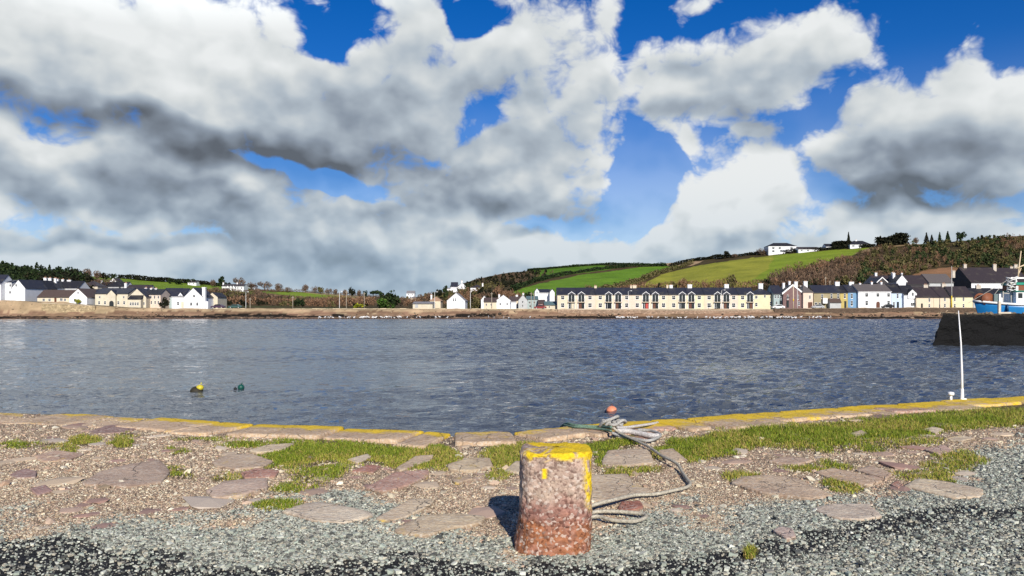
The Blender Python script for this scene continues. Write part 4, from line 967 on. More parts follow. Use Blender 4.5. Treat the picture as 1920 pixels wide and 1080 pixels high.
# --- the village end with the white gabled houses
house('gabled_house', 'white house with blank gable to the water and lower flat fronted wing', 22, 47, 558, 540, 525, 270, 13, W_WHITE, R_SLATE, 'gable', [(30.5, 535, 3.2, 4.5)],
      extra=lambda t, o, r: (block(t, o, 5, 21.8, 0, 0, 558, 530, 526, 270.5, 8, W_WHITE, R_SLATE, 'eaves'), [window(t, o, PX(x, 270.5), 270.49, PZ(y, 270.5), .7, .85) for x, y in ((8, 535), (19.5, 535), (9, 548), (19, 548))]))
house('gabled_house', 'slate roofed house end-on just behind the blank white gable', 45, 65, 556, 540, 525, 284, 14, W_GREY, R_DARK, 'gable', [(55, 545, 3, 4)])
house('cottage', 'white wall slice of a house cut by the picture margin', -22, 1.5, 566, 532, 516, 268, 8, W_WHITE, R_SLATE, 'eaves', [(-4, 540, 4, 5)])
def bung(t, o, r):
    r2, z2 = block(t, o, 130, 163, 0, 0, 569, 557, 541.5, 267.2, 11, W_WHITE, R_BROWN, 'gable')
    window(t, o, PX(146.5, 267.2), 267.19, PZ(549, 267.2), .55, .55); window(t, o, PX(141, 267.2), 267.19, PZ(563, 267.2), 1.0, 1.0)
house('bungalow', 'long cream bungalow with brown roof and a white gable at one end', 70, 129.8, 567, 557, 544.5, 268.6, 8, W_CREAM, R_BROWN, 'eaves', [(82, 562, 5, 4.5), (93, 562, 5, 4.5), (115, 561.5, 6, 4.5), (122, 562, 4, 4.5)], [(104, 562.5, 4, 8, BROWN_DOOR)], extra=bung)
house('link_house', 'low white house under dark slate between bungalow and arched hall', 162, 178.5, 569, 556.5, 543, 274, 9, W_WHITE, R_SLATE, 'eaves', [(164.5, 561, 3, 4), (172, 562, 3, 4)])
def hall(t, o, r):
    Y = 270.5
    block(t, o, 201, 216.5, 0, 0, 575, 552, 544, Y - .9, 3, W_BEIGE, R_SLATE, 'gable', rname='porch_roof', wname='porch_wall')
    m = MB(); cx = PX(209, Y - .93) - o[0]; w = .75; z0 = PZ(575, Y) - o[2]; pts = [(cx - w, z0), (cx + w, z0), (cx + w, z0 + 1.25)] + [(cx + w * math.cos(a), z0 + 1.25 + w * math.sin(a)) for a in np.linspace(0, math.pi, 9)[1:-1]] + [(cx - w, z0 + 1.25)]
    prism_mesh('a', pts, Y - .93 - o[1], Y - .89 - o[1], 'y').build('archway', GLASS, t)
    block(t, o, 240, 274, 0, 0, 576, 557, 541.5, Y - .6, 11, W_BEIGE, R_SLATE, 'gable')
    m = MB(); a, b = PX(241, Y - 2) - o[0], PX(266, Y - 2) - o[0]; zt, zl, zb = PZ(553.5, Y - .6) - o[2], PZ(560.5, Y - 2.4) - o[2], PZ(576, Y) - o[2] - 1
    m.poly([(a, Y - .62 - o[1], zt), (b, Y - .62 - o[1], zt), (b, Y - 2.9 - o[1], zl), (a, Y - 2.9 - o[1], zl), (a, Y - .62 - o[1], zt - .15), (b, Y - .62 - o[1], zt - .15), (b, Y - 2.9 - o[1], zl - .15), (a, Y - 2.9 - o[1], zl - .15)], [(0, 1, 2, 3), (4, 7, 6, 5), (0, 3, 7, 4), (1, 5, 6, 2), (3, 2, 6, 7), (0, 4, 5, 1)])
    m.build('lean_to_roof', R_DARK, t); m = MB(); m.box(a + .1, b - .1, Y - 2.6 - o[1], Y - .65 - o[1], zb, zl - .16); m.build('lean_to_wall', W_BEIGE, t)
    for x in (245, 249.5, 254, 258.5): window(t, o, PX(x, Y - 2.6), Y - 2.605, PZ(569.5, Y - 2.6), .62, .95)
    window(t, o, PX(269.5, Y - .6), Y - .605, PZ(569, Y), .7, .9)
house('village_hall', 'long cream hall with dark arched doorway under a small central gable', 178.5, 239.8, 575, 550.5, 541, 270.5, 10, W_BEIGE, R_SLATE, 'eaves', [(187, 557, 3.5, 3.5), (232, 557, 3.5, 3.5), (186, 567.5, 4, 6), (197, 567.5, 4, 6), (222, 567.5, 4, 6), (233, 567.5, 4, 6)], cat='hall', extra=hall)
house('gabled_house', 'tall white gable with twin white chimney stack above the bungalow', 72.5, 105, 549, 540, 527, 300, 12, W_WHITE, R_DARK, 'gable', [], (), [(85, 5, 521, 2), (94, 5, 521.5, 3), (104, 4, 522, 4)])
house('row_house', 'white and slate row house with small white chimneys above the brown roof', 97, 147, 549, 541, 527.5, 306, 9, W_WHITE, R_DARK, 'eaves', [(102, 545, 4, 4), (113, 545, 4, 4), (121, 545, 4, 4)], (), [(108, 4, 523.5), (118, 4, 524), (130, 7, 525)])
house('hipped_house', 'grey beige house with hipped roof standing above the village hall', 147, 183, 545, 537, 526.5, Yg(165, 546), 10, W_BEIGE, R_MAUVE, 'hip', [(151, 540, 3, 4), (158, 540, 3, 4), (170, 539.5, 3, 4)])
house('long_house', 'long low dark roofed house with thin white wall above the hall', 184, 236, 545, 538.2, 529, Yg(210, 545), 9, W_WHITE, R_DARK, 'eaves', [(195, 541, 3, 3), (212, 541, 3, 3), (226, 541, 3, 3)], (), [(191, 3, 526)])
house('hill_cottage', 'little white gabled cottage among brown trees on the slope', 206, 218, 531, 527, 521.5, Yg(212, 532), 8, W_WHITE, R_MAUVE, 'gable', [(212, 527.5, 2, 2)])
house('slate_house', 'dark slate house half hidden behind the hall gable', 232, 276, 560, 547, 535, 292, 9, W_GREY, R_MAUVE, 'eaves', [(240, 552, 3, 4)], (), [(236, 4, 531)])
house('terrace_block', 'pinkish terrace block with white window strips beside the hall', 271, 301, 573, 552, 543, 273, 8, W_PINK, R_DARK, 'eaves', [(276, 557, 3, 6), (283, 557, 3, 6), (290, 557, 3, 6), (297, 557, 3, 6), (276, 567, 3, 6), (284, 567, 3, 6), (291, 567, 3, 6), (297, 567, 3, 6)], (), [(274, 3.5, 540), (284, 3.5, 540.5), (293, 3.5, 541)])
house('slate_house', 'blue grey house with broad dark roof behind the tall chimney house', 300, 332, 576, 556, 541, 280, 10, W_SAGE, R_SLATE, 'eaves', [(312, 561, 3, 5), (318, 561, 3, 5), (312, 570, 3, 5)])
def chimhouse(t, o, r):
    Y = 268.2
    r2, z2 = block(t, o, 345, 380, 0, 0, 578.5, 557, 540, Y - .7, 10, W_WHITE, R_SLATE, 'gable')
    for x, y, w, h in ((364, 555, .75, .85), (358.5, 570, .75, 1.1), (370, 570, .75, 1.1)): window(t, o, PX(x, Y - .7), Y - .705, PZ(y, Y), w, h)
    block(t, o, 333.5, 343, 0, 0, 560, 554.5, 548.5, Y + .1, 3, W_WHITE, R_SLATE, 'gable', rname='dormer_roof', wname='dormer', drop=0); window(t, o, PX(338.3, Y + .1), Y + .095, PZ(555.8, Y), .6, .75)
    m = MB(); a, b = PX(380.3, Y) - o[0], PX(386, Y) - o[0]; m.box(a, b, Y - .6 - o[1], Y + .5 - o[1], PZ(579, Y) - o[2] - .5, PZ(540.5, Y) - o[2]); m.box(a - .08, b + .08, Y - .68 - o[1], Y + .58 - o[1], PZ(540.5, Y) - o[2], PZ(538.6, Y) - o[2]); m.build('chimney_stack', W_WHITE, t)
    m = MB(); m.box(PX(386.3, Y) - o[0], PX(391, Y) - o[0], Y - .5 - o[1], Y + 2 - o[1], PZ(579, Y) - o[2] - .5, PZ(565, Y) - o[2]); m.build('side_wall', W_WHITE, t)
house('chimney_house', 'white shore house with pointed gable and tall white chimney stack', 322, 344.8, 578.5, 556, 541.5, 268.2, 9, W_WHITE, R_SLATE, 'eaves', [(334, 569, 4, 6.5)], [(342, 571.5, 4.5, 11, W_CREAM)], extra=chimhouse)
house('shed', 'pale beige shed with lopsided gable behind the chimney house', 388, 408, 573, 557, 549, 277, 9, W_BEIGE, R_DARK, 'gable', [], [(398, 568, 5, 8, W_GREY)], cat='shed')
house('hill_cottage', 'flat white cottage alone on the skyline field', 352, 368, 534, 530, 527.5, Yg(360, 535), 7, W_WHITE, R_MAUVE, 'eaves', [(356, 532, 2, 2), (363, 532, 2, 2)], (), [(359, 2, 525.5)])
def farm(t, o, r):
    Y = o[1]
    for x in (427, 433, 438): block(t, o, x - 3, x + 3, 0, 0, 544, 539, 535.5, Y - 1.5, 4, W_WHITE, R_MAUVE, 'gable')
house('farmhouse', 'long white farmhouse with little front gables below bare trees', 416, 457, 544, 537, 533, Yg(436, 545), 9, W_WHITE, R_MAUVE, 'eaves', [(420, 541, 2.5, 3), (446, 540, 2.5, 3), (453, 540, 2.5, 3)], (), [(419, 2.5, 530), (445, 2.5, 530)], extra=farm)
house('hill_cottage', 'tiny white bungalow at the rim of the field beside bare trees', 466, 478, 541, 537.5, 534.5, Yg(472, 542), 7, W_WHITE, R_MAUVE, 'eaves', [(470, 539, 2, 2)])

# --- the middle of the shore
house('long_shed', 'long low whitish shed on the shore road beside the lamp', 774, 811, 577, 569.5, 566.5, 272, 9, W_BEIGE, R_PALE, 'eaves', [], [(781, 573.5, 6, 7, W_GREY)], cat='shed')
house('cottage', 'small cottage with warm tan roof behind the long low shed', 806, 826, 570, 564, 556, 290, 8, W_CREAM, R_CLAY, 'hip', [(814, 567, 3, 3)], (), [(809, 3, 553)])
house('hill_cottage', 'white cottage showing over the dark trees near the shed', 762, 777, 557, 550, 545.5, Yg(770, 560), 8, W_WHITE, R_PALE, 'eaves', [(766, 552, 2, 2), (773, 552, 2, 2)])
house('hill_cottage', 'small cream cottage low among brown bushes behind the shed', 770, 780, 563, 559, 555.5, Yg(775, 564), 7, W_CREAM, R_PALE, 'hip', [(774, 561, 2, 2)])
house('hill_house', 'white house with steep gable and dark roof at the foot of the scrub hill', 858, 875, 544, 538, 530.5, Yg(866, 545), 12, W_WHITE, R_SLATE, 'gable', [(866, 538, 2, 3)], (), [(866, 3, 526, 6)],
      extra=lambda t, o, r: block(t, o, 845, 857.8, 0, 0, 544, 538, 529.5, o[1] + 3, 9, W_WHITE, R_SLATE, 'eaves'))
house('garden_outhouse', 'thin white outhouse wall running from the steep gabled hill house', 831, 845, 545, 541.5, 540, Yg(840, 546), 4, W_WHITE, R_PALE, 'eaves', [], cat='outhouse')
house('hill_house', 'low house with dark roof and bright dormers under the scrub hill', 882, 906, 545, 539.5, 533.5, Yg(894, 546), 9, W_WHITE, R_MAUVE, 'hip', [(894, 541, 3, 3), (900, 541, 3, 3)], (), [(905, 2.5, 531)])
house('gabled_house', 'white gabled house with pale roof and two narrow dark windows', 838, 872, 577, 564, 549.5, 284, 15, W_WHITE, R_PALE, 'gable', [(850.3, 562, 2.2, 6), (854, 562, 2.2, 6), (868, 566, 2, 2)])
house('cottage', 'small white gable peeping out beside a green tree on the shore', 902, 914, 572, 562, 555, 296, 10, W_WHITE, R_GREY, 'gable', [(908, 565, 2, 3)])
house('bungalow', 'cream bungalow with brown roof beside the small white gable', 907, 931, 577, 566, 559, 280, 8, W_CREAM, R_BROWN, 'eaves', [(912, 571, 3, 4), (921, 571, 3, 4)])
house('gabled_house', 'broad white gabled house with brown roof and two pale posts in front', 930, 958, 577.5, 563.5, 553, 281, 12, W_WHITE, R_GREY, 'gable', [(938, 570, 3, 4), (951, 570, 3, 4)], (), [(936, 3, 552, 8)],
      extra=lambda t, o, r: block(t, o, 957.8, 968, 0, 0, 578, 566, 562, 280, 7, W_WHITE, R_BROWN, 'eaves'))
house('cottage', 'brown roofed cottage tucked between two white gables', 955, 978, 574, 563, 556.5, 297, 8, W_CREAM, R_BROWN, 'eaves', [(962, 568, 3, 4)], (), [(969, 4, 553)])
house('gabled_house', 'narrow grey white gabled house with a light chimney before the green field', 972, 989, 577.5, 563, 553, 284, 10, W_GREY, R_GREY, 'gable', [(980, 566, 3, 4), (980, 573, 3, 4)], (), [(981, 3, 550, 6)])
house('hill_house', 'white double gabled house with slate roof in front of the green field', 1003, 1011, 562, 546, 541, 300, 14, W_WHITE, R_SLATE, 'gable', [(1007, 549, 2, 3)],
      extra=lambda t, o, r: (block(t, o, 1010.8, 1031, 0, 0, 562, 549, 543, 303, 8, W_WHITE, R_SLATE, 'eaves'), block(t, o, 1030.8, 1040, 0, 0, 562, 548, 542.5, 299, 14, W_WHITE, R_SLATE, 'gable')))
house('teal_house', 'pale green fronted house with teal sheet roof beside the shore lamps', 987, 1009, 577.5, 561, 556, 287, 8, W_SAGE, R_TEAL, 'eaves', [(993, 567, 4, 4), (1002, 567, 4, 4), (994, 574, 4, 4)])
house('brick_outhouse', 'reddish brick outhouse crouching next to the cream terrace', 1009, 1022, 579, 568, 563, 283, 6, W_PLUM, R_BROWN, 'eaves', [(1015, 573, 3, 4)], cat='outhouse')
house('low_shed', 'low pale green shed abutting the first house of the cream terrace', 1021, 1044, 579.5, 572, 566, 280, 7, W_BEIGE, R_TEAL, 'eaves', [(1030, 575.5, 3, 3)], cat='shed')

# --- the long cream terrace: twelve houses
def terrace():
    b = [1045, 1081, 1116, 1150, 1185, 1220, 1253.5, 1288, 1320, 1354, 1384, 1414]; Y, d = 277.0, 8.0; yb, ye, yr = 579.6, 552.3, 540.2
    tone = [W_CREAM, W_PINK, W_CREAM, W_PINK, W_PINK, W_CREAM, W_CREAM, W_BUTTER, W_CREAM, W_PINK, W_BUTTER]
    nth = ['first', 'second', 'third', 'fourth', 'fifth', 'sixth', 'seventh', 'eighth', 'ninth', 'tenth', 'eleventh']
    ch = {1: (1118 - 1.6, 4.5, 536.2), 3: (1183, 3, 535.5), 4: (1189.5, 7, 535), 5: (1251, 3.5, 535), 6: (1258, 6, 534.5), 7: (1293, 8, 533.5), 9: (1362, 8, 533)}
    doors = [W_BEIGE, BROWN_DOOR, GLASS, BROWN_DOOR, RED_DOOR, BROWN_DOOR, GLASS, BROWN_DOOR, GLASS, BROWN_DOOR, BROWN_DOOR]
    for i in range(11):
        x0, x1 = b[i], b[i + 1]; org = (PX((x0 + x1) / 2, Y), Y, PZ(yb, Y))
        t = thing('terraced_house', nth[i] + ' house of the cream waterfront terrace counting from the low pale green shed', 'house', org, 0, 'cream terraced houses on the waterfront')
        r, zr = block(t, org, x0 + .05, x1 - .05, 0, 0, yb, ye, yr, Y, d, tone[i], R_SLATE, 'eaves')
        m_ = -1 if i % 2 else 1; c = (x0 + x1) / 2; wx = c - m_ * (x1 - x0) * .22; bx = c + m_ * (x1 - x0) * .24
        window(t, org, PX(wx, Y), Y - .003, PZ(558, Y), 1.3, 1.3); window(t, org, PX(wx, Y), Y - .003, PZ(572.3, Y), 1.3, 1.5)
        X = PX(bx, Y) - org[0]; w = 1.12; z = lambda y: PZ(y, Y) - org[2]
        bay = MB(); bay.box(X - w, X + w, -.02, .0, z(566), z(552.2)); bay.box(X - w, X + w, -.02, .0, z(578.8), z(567)); by = bay.build('bay_glazing', GLASS, t)
        f = MB()
        for q in (-1, 1): f.box(X + q * w - .09, X + q * w + .09, -.10, -.022, z(579), z(551.6))
        f.box(X - .05, X + .05, -.07, -.022, z(566), z(552.5)); f.box(X - w * .45, X - w * .38, -.07, -.022, z(578.6), z(567.5)); f.build('bay_frame', TRIM, by)
        f = MB(); f.box(X - w - .15, X + w + .15, -.85, -.11, z(567.2), z(566.1)); f.build('balcony', W_CREAM, t)
        rl = MB(); rl.box(X - w - .1, X + w + .1, -.82, -.77, z(561.4), z(561.0))
        for q in np.linspace(-w - .08, w + .08, 9): rl.box(X + q - .018, X + q + .018, -.81, -.775, z(566.1), z(561.4))
        rl.build('railing', DARKIRON, t)
        dd = door(t, org, PX(bx + m_ * 2.2, Y), Y - .025, PZ(573, Y), .95, 2.05, doors[i])
        # small white-edged gable over the bay, cut into the roof
        za, zt = z(552.4), z(547.6); g = MB(); g.poly([(X - w - .12, -.34, za), (X + w + .12, -.34, za), (X, -.34, zt), (X, 2.6, zt), (X - w - .12, .4, za), (X + w + .12, .4, za)], [(0, 1, 2), (0, 2, 3, 4), (1, 5, 3, 2), (0, 4, 5, 1)]); gl = g.build('gablet', R_SLATE, r)
        k = MB()
        for q in (-1, 1): k.poly([(X + q * (w + .2), -.40, za - .06), (X + q * (w + .2), -.40, za + .12), (X, -.40, zt + .2), (X, -.40, zt + .0), (X + q * (w + .2), -.345, za - .06), (X + q * (w + .2), -.345, za + .12), (X, -.345, zt + .2), (X, -.345, zt + .0)], [(0, 1, 2, 3), (4, 5, 6, 7), (0, 1, 5, 4), (1, 2, 6, 5), (2, 3, 7, 6), (3, 0, 4, 7)])
        k.build('bargeboard', TRIM, r)
        if i in ch: chimney(r, org, PX(ch[i][0], Y + 4), Y + 4, zr - 1.3, PZ(ch[i][2], Y + 4), ch[i][1] * (Y + 4) / F, W_WHITE if i > 5 else W_CREAM)
    house('end_house', 'buttery end house of the terrace with a nearly blank wall', 1414, 1449.5, 579.4, 552.3, 540.2, 277, 8, W_BUTTER, R_SLATE, 'hip', [(1434, 555.5, 3.5, 5), (1445, 569, 3.5, 7), (1418, 557, 5, 6), (1407 + 11, 571, 5, 7)], (), [(1426, 8, 531.5)])
terrace()

# --- the old street of coloured houses
def sideb(t, o, r):
    Y = o[1]
house('sage_house', 'grey green house with blue slate roof next to the blank buttery wall', 1450.5, 1468, 578, 551, 536, 275, 9, W_SAGE, R_SLATE, 'eaves', [(1454, 556, 3, 6), (1459, 556, 3, 6), (1464, 556, 3, 6), (1456, 568, 3, 6)], [(1463.5, 570, 3.5, 13, GLASS)], [(1479 - 10, 4, 530.5)])
def barge(t, o, r):
    Y = o[1] - .2; k = MB(); z = lambda y: PZ(y, Y) - o[2]; a, c, b = PX(1466.5, Y) - o[0], PX(1487, Y) - o[0], PX(1507.5, Y) - o[0]
    for q in (a, b): k.poly([(q, -.2, z(552.5)), (q, -.2, z(549)), (c, -.2, z(532.5)), (c, -.2, z(536)), (q, -.12, z(552.5)), (q, -.12, z(549)), (c, -.12, z(532.5)), (c, -.12, z(536))], [(0, 1, 2, 3), (4, 5, 6, 7), (0, 1, 5, 4), (1, 2, 6, 5), (2, 3, 7, 6), (3, 0, 4, 7)])
    k.build('bargeboard', TRIM, r)
house('plum_house', 'plum brick house with dark gable edged by a slanting white board', 1468.2, 1505.5, 578, 550, 534.5, 274, 10, W_PLUM, R_DARK, 'gable', [(1477, 557, 3, 8), (1496, 557, 3, 8), (1498, 569, 3, 7)], [(1477, 570, 4, 13, GLASS)], [(1480, 3.5, 527.5, 4), (1492, 6, 528, 6)], extra=barge)
house('garage_house', 'pinkish white house with pointed grey roof and a dark garage door', 1506, 1524.5, 578, 548.5, 534, 273, 9, W_PINK, R_GREY, 'hip', [(1518.5, 557, 3, 7)], [(1519, 572, 8, 11, BROWN_DOOR)], [(1510, 7, 527.5)])
def porch(t, o, r):
    Y = o[1]; block(t, o, 1556, 1577, 0, 0, 578, 566.5, 560.5, Y - 2, 2.2, W_GREY, R_BROWN, 'eaves', wname='porch_wall', rname='porch_roof')
    m = MB(); m.box(PX(1541, Y) - o[0], PX(1549, Y) - o[0], -1.2, -.05, PZ(569, Y) - o[2], PZ(559, Y) - o[2]); m.build('bay_window', TRIM, t)
house('khaki_house', 'drab khaki house with blue slate roof and brown porch', 1526, 1575, 578, 548.8, 535.5, 274, 9, W_KHAKI, R_SLATE, 'eaves', [(1541.5, 555.5, 3.6, 8), (1559, 555, 3.6, 9), (1571.5, 555, 3.6, 9), (1530, 571, 5, 8), (1537, 571, 4, 8)], [(1566, 572, 4, 11, GLASS)], [(1569.5, 8, 528.5)], extra=porch)
house('ochre_house', 'narrow ochre house squeezed between khaki and blue fronts', 1575.3, 1589.5, 578, 548.8, 536, 274, 9, W_OCHRE, R_DARK, 'eaves', [(1584, 555, 3.6, 9)], [(1585, 571, 4, 13, GLASS)])
house('blue_house', 'narrow sky blue house beside the broad white house', 1589.8, 1608.5, 578, 547.5, 535, 274, 9, W_BLUE, R_SLATE, 'eaves', [(1597, 555, 4, 9), (1597, 568.5, 4, 10)], (), [(1596, 8.5, 528.5)])
def arch(t, o, r):
    Y = o[1]; m = MB(); cx = PX(1646.3, Y) - o[0]; w = .62; z0 = PZ(577, Y) - o[2]; pts = [(cx - w, z0), (cx + w, z0), (cx + w, z0 + 1.5)] + [(cx + w * math.cos(a), z0 + 1.5 + w * math.sin(a)) for a in np.linspace(0, math.pi, 9)[1:-1]] + [(cx - w, z0 + 1.5)]
    prism_mesh('a', pts, -.06, -.002, 'y').build('archway', BROWN_DOOR, t)
house('white_house', 'broad bright white house with arched doorway and grey slate roof', 1609.3, 1671, 577.5, 546.5, 533.5, 273, 10, W_WHITE, R_GREY, 'eaves', [(1625, 553, 6, 7), (1646, 553, 6, 7), (1666, 553, 5.5, 7), (1625, 568, 5, 9), (1666, 567, 5, 7)], (), [(1612, 3, 531), (1634, 3, 529), (1652, 3, 529)], extra=arch)
house('pale_blue_house', 'pale powder blue house with dark roof next to the broad white house', 1671.5, 1694.5, 577.5, 548.5, 532.5, 274, 9, W_PALEBLUE, R_DARK, 'eaves', [(1683, 555, 3.5, 9), (1676, 570, 3.5, 8)], [(1683.5, 571.5, 4, 11, GLASS)])
house('dormer_house', 'white house with a steep little gable over its upper window', 1695, 1717.5, 577.5, 553, 536, 273, 8, W_WHITE, R_DARK, 'eaves', [(1711, 570.5, 8, 6)], (), (),
      extra=lambda t, o, r: (block(t, o, 1703, 1719, 0, 0, 560, 550, 542.5, 272.6, 4, W_WHITE, R_DARK, 'gable', wname='dormer', rname='dormer_roof', drop=0), window(t, o, PX(1711.3, 272.6), 272.595, PZ(551.5, 272.6), .75, 1.2)))
house('cream_cottage', 'cream cottage with single lower door just past the dormer house', 1718, 1750.5, 577, 557, 539, 272, 9, W_CREAM, R_MAUVE, 'eaves', [(1742.5, 562.5, 3.4, 7), (1742.5, 573, 3.4, 6)], [(1728.5, 573, 3.4, 8, GLASS)], [(1735, 8, 534)], chmat=STONEW)
house('cream_cottage', 'cream cottage behind the tall yellow footed pole', 1751, 1783.5, 577, 557, 538, 272.4, 9, W_CREAM, R_MAUVE, 'eaves', [(1771.5, 561, 3.4, 7), (1771.5, 572.5, 3.4, 7)], (), [(1769, 8, 532)], chmat=STONEW)
house('cream_cottage', 'buttery cottage with two windows above two beside the boat bow', 1784.5, 1824, 577, 556, 538, 271.6, 9, W_BUTTER, R_MAUVE, 'eaves', [(1790, 561, 3.4, 7), (1806.5, 561, 3.4, 7), (1790, 573, 3.4, 7), (1806.5, 573, 3.4, 7)])
house('grey_house', 'greyish white house half hidden by the blue boat', 1825, 1871, 577, 558, 541, 272, 9, W_GREY, R_DARK, 'eaves', [(1841, 561.5, 4, 7), (1855, 561.5, 4, 7)], (), [(1834, 9, 535)], chmat=STONEW)
house('grey_house', 'dim grey house behind the boat wheelhouse', 1872, 1935, 577, 556, 542, 272.5, 9, W_GREY, R_DARK, 'eaves', [(1885, 563, 4, 7), (1915, 563, 4, 7)])
house('big_slate_house', 'large dark house with shadowed gable and huge slate roof above the cottages', 1821, 1884, 540, 530, 502.5, 306, 17, W_DARK, R_MAUVE, 'eaves', [], (), [(1809, 5.5, 495.5), (1864.5, 6, 495.5)], chmat=STONEW,  # white house: gable shade put into the wall colour, white sheet on the front
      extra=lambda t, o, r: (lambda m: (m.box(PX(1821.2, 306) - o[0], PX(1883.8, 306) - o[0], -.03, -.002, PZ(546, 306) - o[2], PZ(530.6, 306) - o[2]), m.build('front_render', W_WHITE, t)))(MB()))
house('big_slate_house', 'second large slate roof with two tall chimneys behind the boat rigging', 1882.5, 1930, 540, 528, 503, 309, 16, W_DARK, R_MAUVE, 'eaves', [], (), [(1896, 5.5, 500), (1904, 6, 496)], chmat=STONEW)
house('gabled_house', 'bright white gable rising behind the pale blue house', 1681, 1702, 538, 528, 515.5, 305, 12, W_WHITE, R_DARK, 'gable', [], (), [(1675.5, 4.5, 512.5, 5), (1690.5, 2.5, 512, 6)])
def vee(t, o, r):
    Y = o[1] - .2; k = MB(); z = lambda y: PZ(y, Y) - o[2]; a, c, b = PX(1644, Y) - o[0], PX(1654.5, Y) - o[0], PX(1665, Y) - o[0]
    for q in (a, b): k.poly([(q, -.25, z(530.5)), (q, -.25, z(528.5)), (c, -.25, z(519)), (c, -.25, z(521)), (q, -.15, z(530.5)), (q, -.15, z(528.5)), (c, -.15, z(519)), (c, -.15, z(521))], [(0, 1, 2, 3), (4, 5, 6, 7), (0, 1, 5, 4), (1, 2, 6, 5), (2, 3, 7, 6), (3, 0, 4, 7)])
    k.build('bargeboard', TRIM, r)
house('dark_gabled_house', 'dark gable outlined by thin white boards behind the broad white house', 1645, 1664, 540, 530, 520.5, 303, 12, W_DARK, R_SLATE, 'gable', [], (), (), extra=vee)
house('slate_house', 'slate roofed house with bright chimney beside the outlined dark gable', 1640, 1682, 541, 531, 517.5, 312, 8, W_GREY, R_MAUVE, 'eaves', [], (), [(1642, 4, 511.5), (1674, 5, 511)])
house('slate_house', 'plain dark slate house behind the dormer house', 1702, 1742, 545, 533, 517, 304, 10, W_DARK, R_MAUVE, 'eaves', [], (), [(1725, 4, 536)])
house('slate_house', 'light slate roof with one pale chimney beside the huge dark gable', 1742, 1788, 545, 530, 514.5, 304, 11, W_GREY, R_GREY, 'eaves', [], (), [(1787.5, 5, 507.5)], chmat=STONEW)

# --- the houses along the hilltop
Yh = Yg(1467, 476)
house('hilltop_house', 'white two storey hilltop house with low hipped roof', 1441, 1494, 475.5, 461.5, 455.5, Yh, 12, W_WHITE, R_DARK, 'hip', [(1450, 465, 5, 4), (1462, 465, 5, 4), (1467, 470.5, 10, 4), (1484, 465, 5, 4), (1450, 471, 5, 4)])
house('hilltop_bungalow', 'low white bungalow beside the two storey hilltop house', 1497, 1536, 472.5, 467.5, 463.5, Yg(1516, 473), 9, W_WHITE, R_MAUVE, 'eaves', [(1503, 469.5, 4, 2.5), (1515, 469.5, 4, 2.5), (1528, 469.5, 4, 2.5)])
house('hilltop_bungalow', 'small hilltop cottage half buried in dark trees', 1549, 1572, 467.5, 462.5, 457.5, Yg(1560, 468), 9, W_WHITE, R_DARK, 'eaves', [(1556, 464.5, 3, 2.5)])
house('hilltop_bungalow', 'wide white hilltop bungalow standing by a tall conifer', 1594, 1634, 465, 458.5, 451.5, Yg(1612, 466), 10, W_WHITE, R_DARK, 'hip', [(1600, 461, 5, 3), (1612, 461, 5, 3), (1624, 461, 5, 3)], (), [(1605, 3, 449.5)])

# ------------------------------------------------------------------ sea walls, lamps, poles, cars
def mat_rubble(name, col, sc=1.0):
    t = NT(name); p = t.geo(); v = t.voro(t.map(p, (1.1 * sc, 1.1 * sc, 1.9 * sc)), 1.4, 'F1', 'Color'); e = t.voro(t.map(p, (1.1 * sc, 1.1 * sc, 1.9 * sc)), 1.4, 'DISTANCE_TO_EDGE'); n = t.noise(p, 1.2, 5, .7)
    c = t.mix(t.sep(v)[0], tuple(x * .6 for x in col), tuple(min(1, x * 1.35) for x in col)); c = t.mix(t.ramp(e, [(0, .8), (.07, 0)]), c, tuple(x * .4 for x in col)); c = t.mix(t.ramp(n, [(.4, .5), (.6, 0)]), c, tuple(x * .5 for x in col))
    return t.set(c, .9, t.bump(e, .6, .08), spec=.15)
def seawall(label, pts, th, mat, cap):
    """pts: (x, row of top, row of foot) at distances Y"""
    x0, yt0, yb0, Y0 = pts[0]; org = Vector((PX(x0, Y0), Y0, 0)); t = thing('sea_wall', label, 'wall', org)
    m = MB(); c = MB(); n = len(pts)
    for i in range(n - 1):
        (a, t0, b0, Ya), (b, t1, b1, Yb) = pts[i], pts[i + 1]
        k = max(2, int(abs(b - a) / 12)); 
        for j in range(k):
            f0, f1 = j / k, (j + 1) / k; xa, xb = a + (b - a) * f0, a + (b - a) * f1; Y1, Y2 = Ya + (Yb - Ya) * f0, Ya + (Yb - Ya) * f1
            za, zb = PZ(t0 + (t1 - t0) * f0, Y1), PZ(t0 + (t1 - t0) * f1, Y2); fa, fb_ = PZ(b0 + (b1 - b0) * f0, Y1) - .5, PZ(b0 + (b1 - b0) * f1, Y2) - .5
            A, B = PX(xa, Y1) - org.x, PX(xb, Y2) - org.x; p, q = Y1 - org.y, Y2 - org.y; e = .05 * math.sin(i * 3 + j * 2.1)
            m.poly([(A, p - .25, fa), (B, q - .25, fb_), (B, q, zb), (A, p, za), (A, p + th, fa), (B, q + th, fb_), (B, q + th, zb), (A, p + th, za)], [(0, 1, 2, 3), (5, 4, 7, 6), (0, 3, 7, 4), (1, 5, 6, 2), (3, 2, 6, 7)])
            g = .02; c.poly([(A + g, p - .1, za + .003), (B - g, q - .1, zb + .003), (B - g, q + th + .1, zb + .003), (A + g, p + th + .1, za + .003), (A + g, p - .1, za + .18 + e), (B - g, q - .1, zb + .18 + e), (B - g, q + th + .1, zb + .18 + e), (A + g, p + th + .1, za + .18 + e)], [(3, 2, 1, 0), (4, 5, 6, 7), (0, 1, 5, 4), (1, 2, 6, 5), (2, 3, 7, 6), (3, 0, 4, 7)])
    m.build('masonry', mat, t); c.build('coping', cap, t); return t
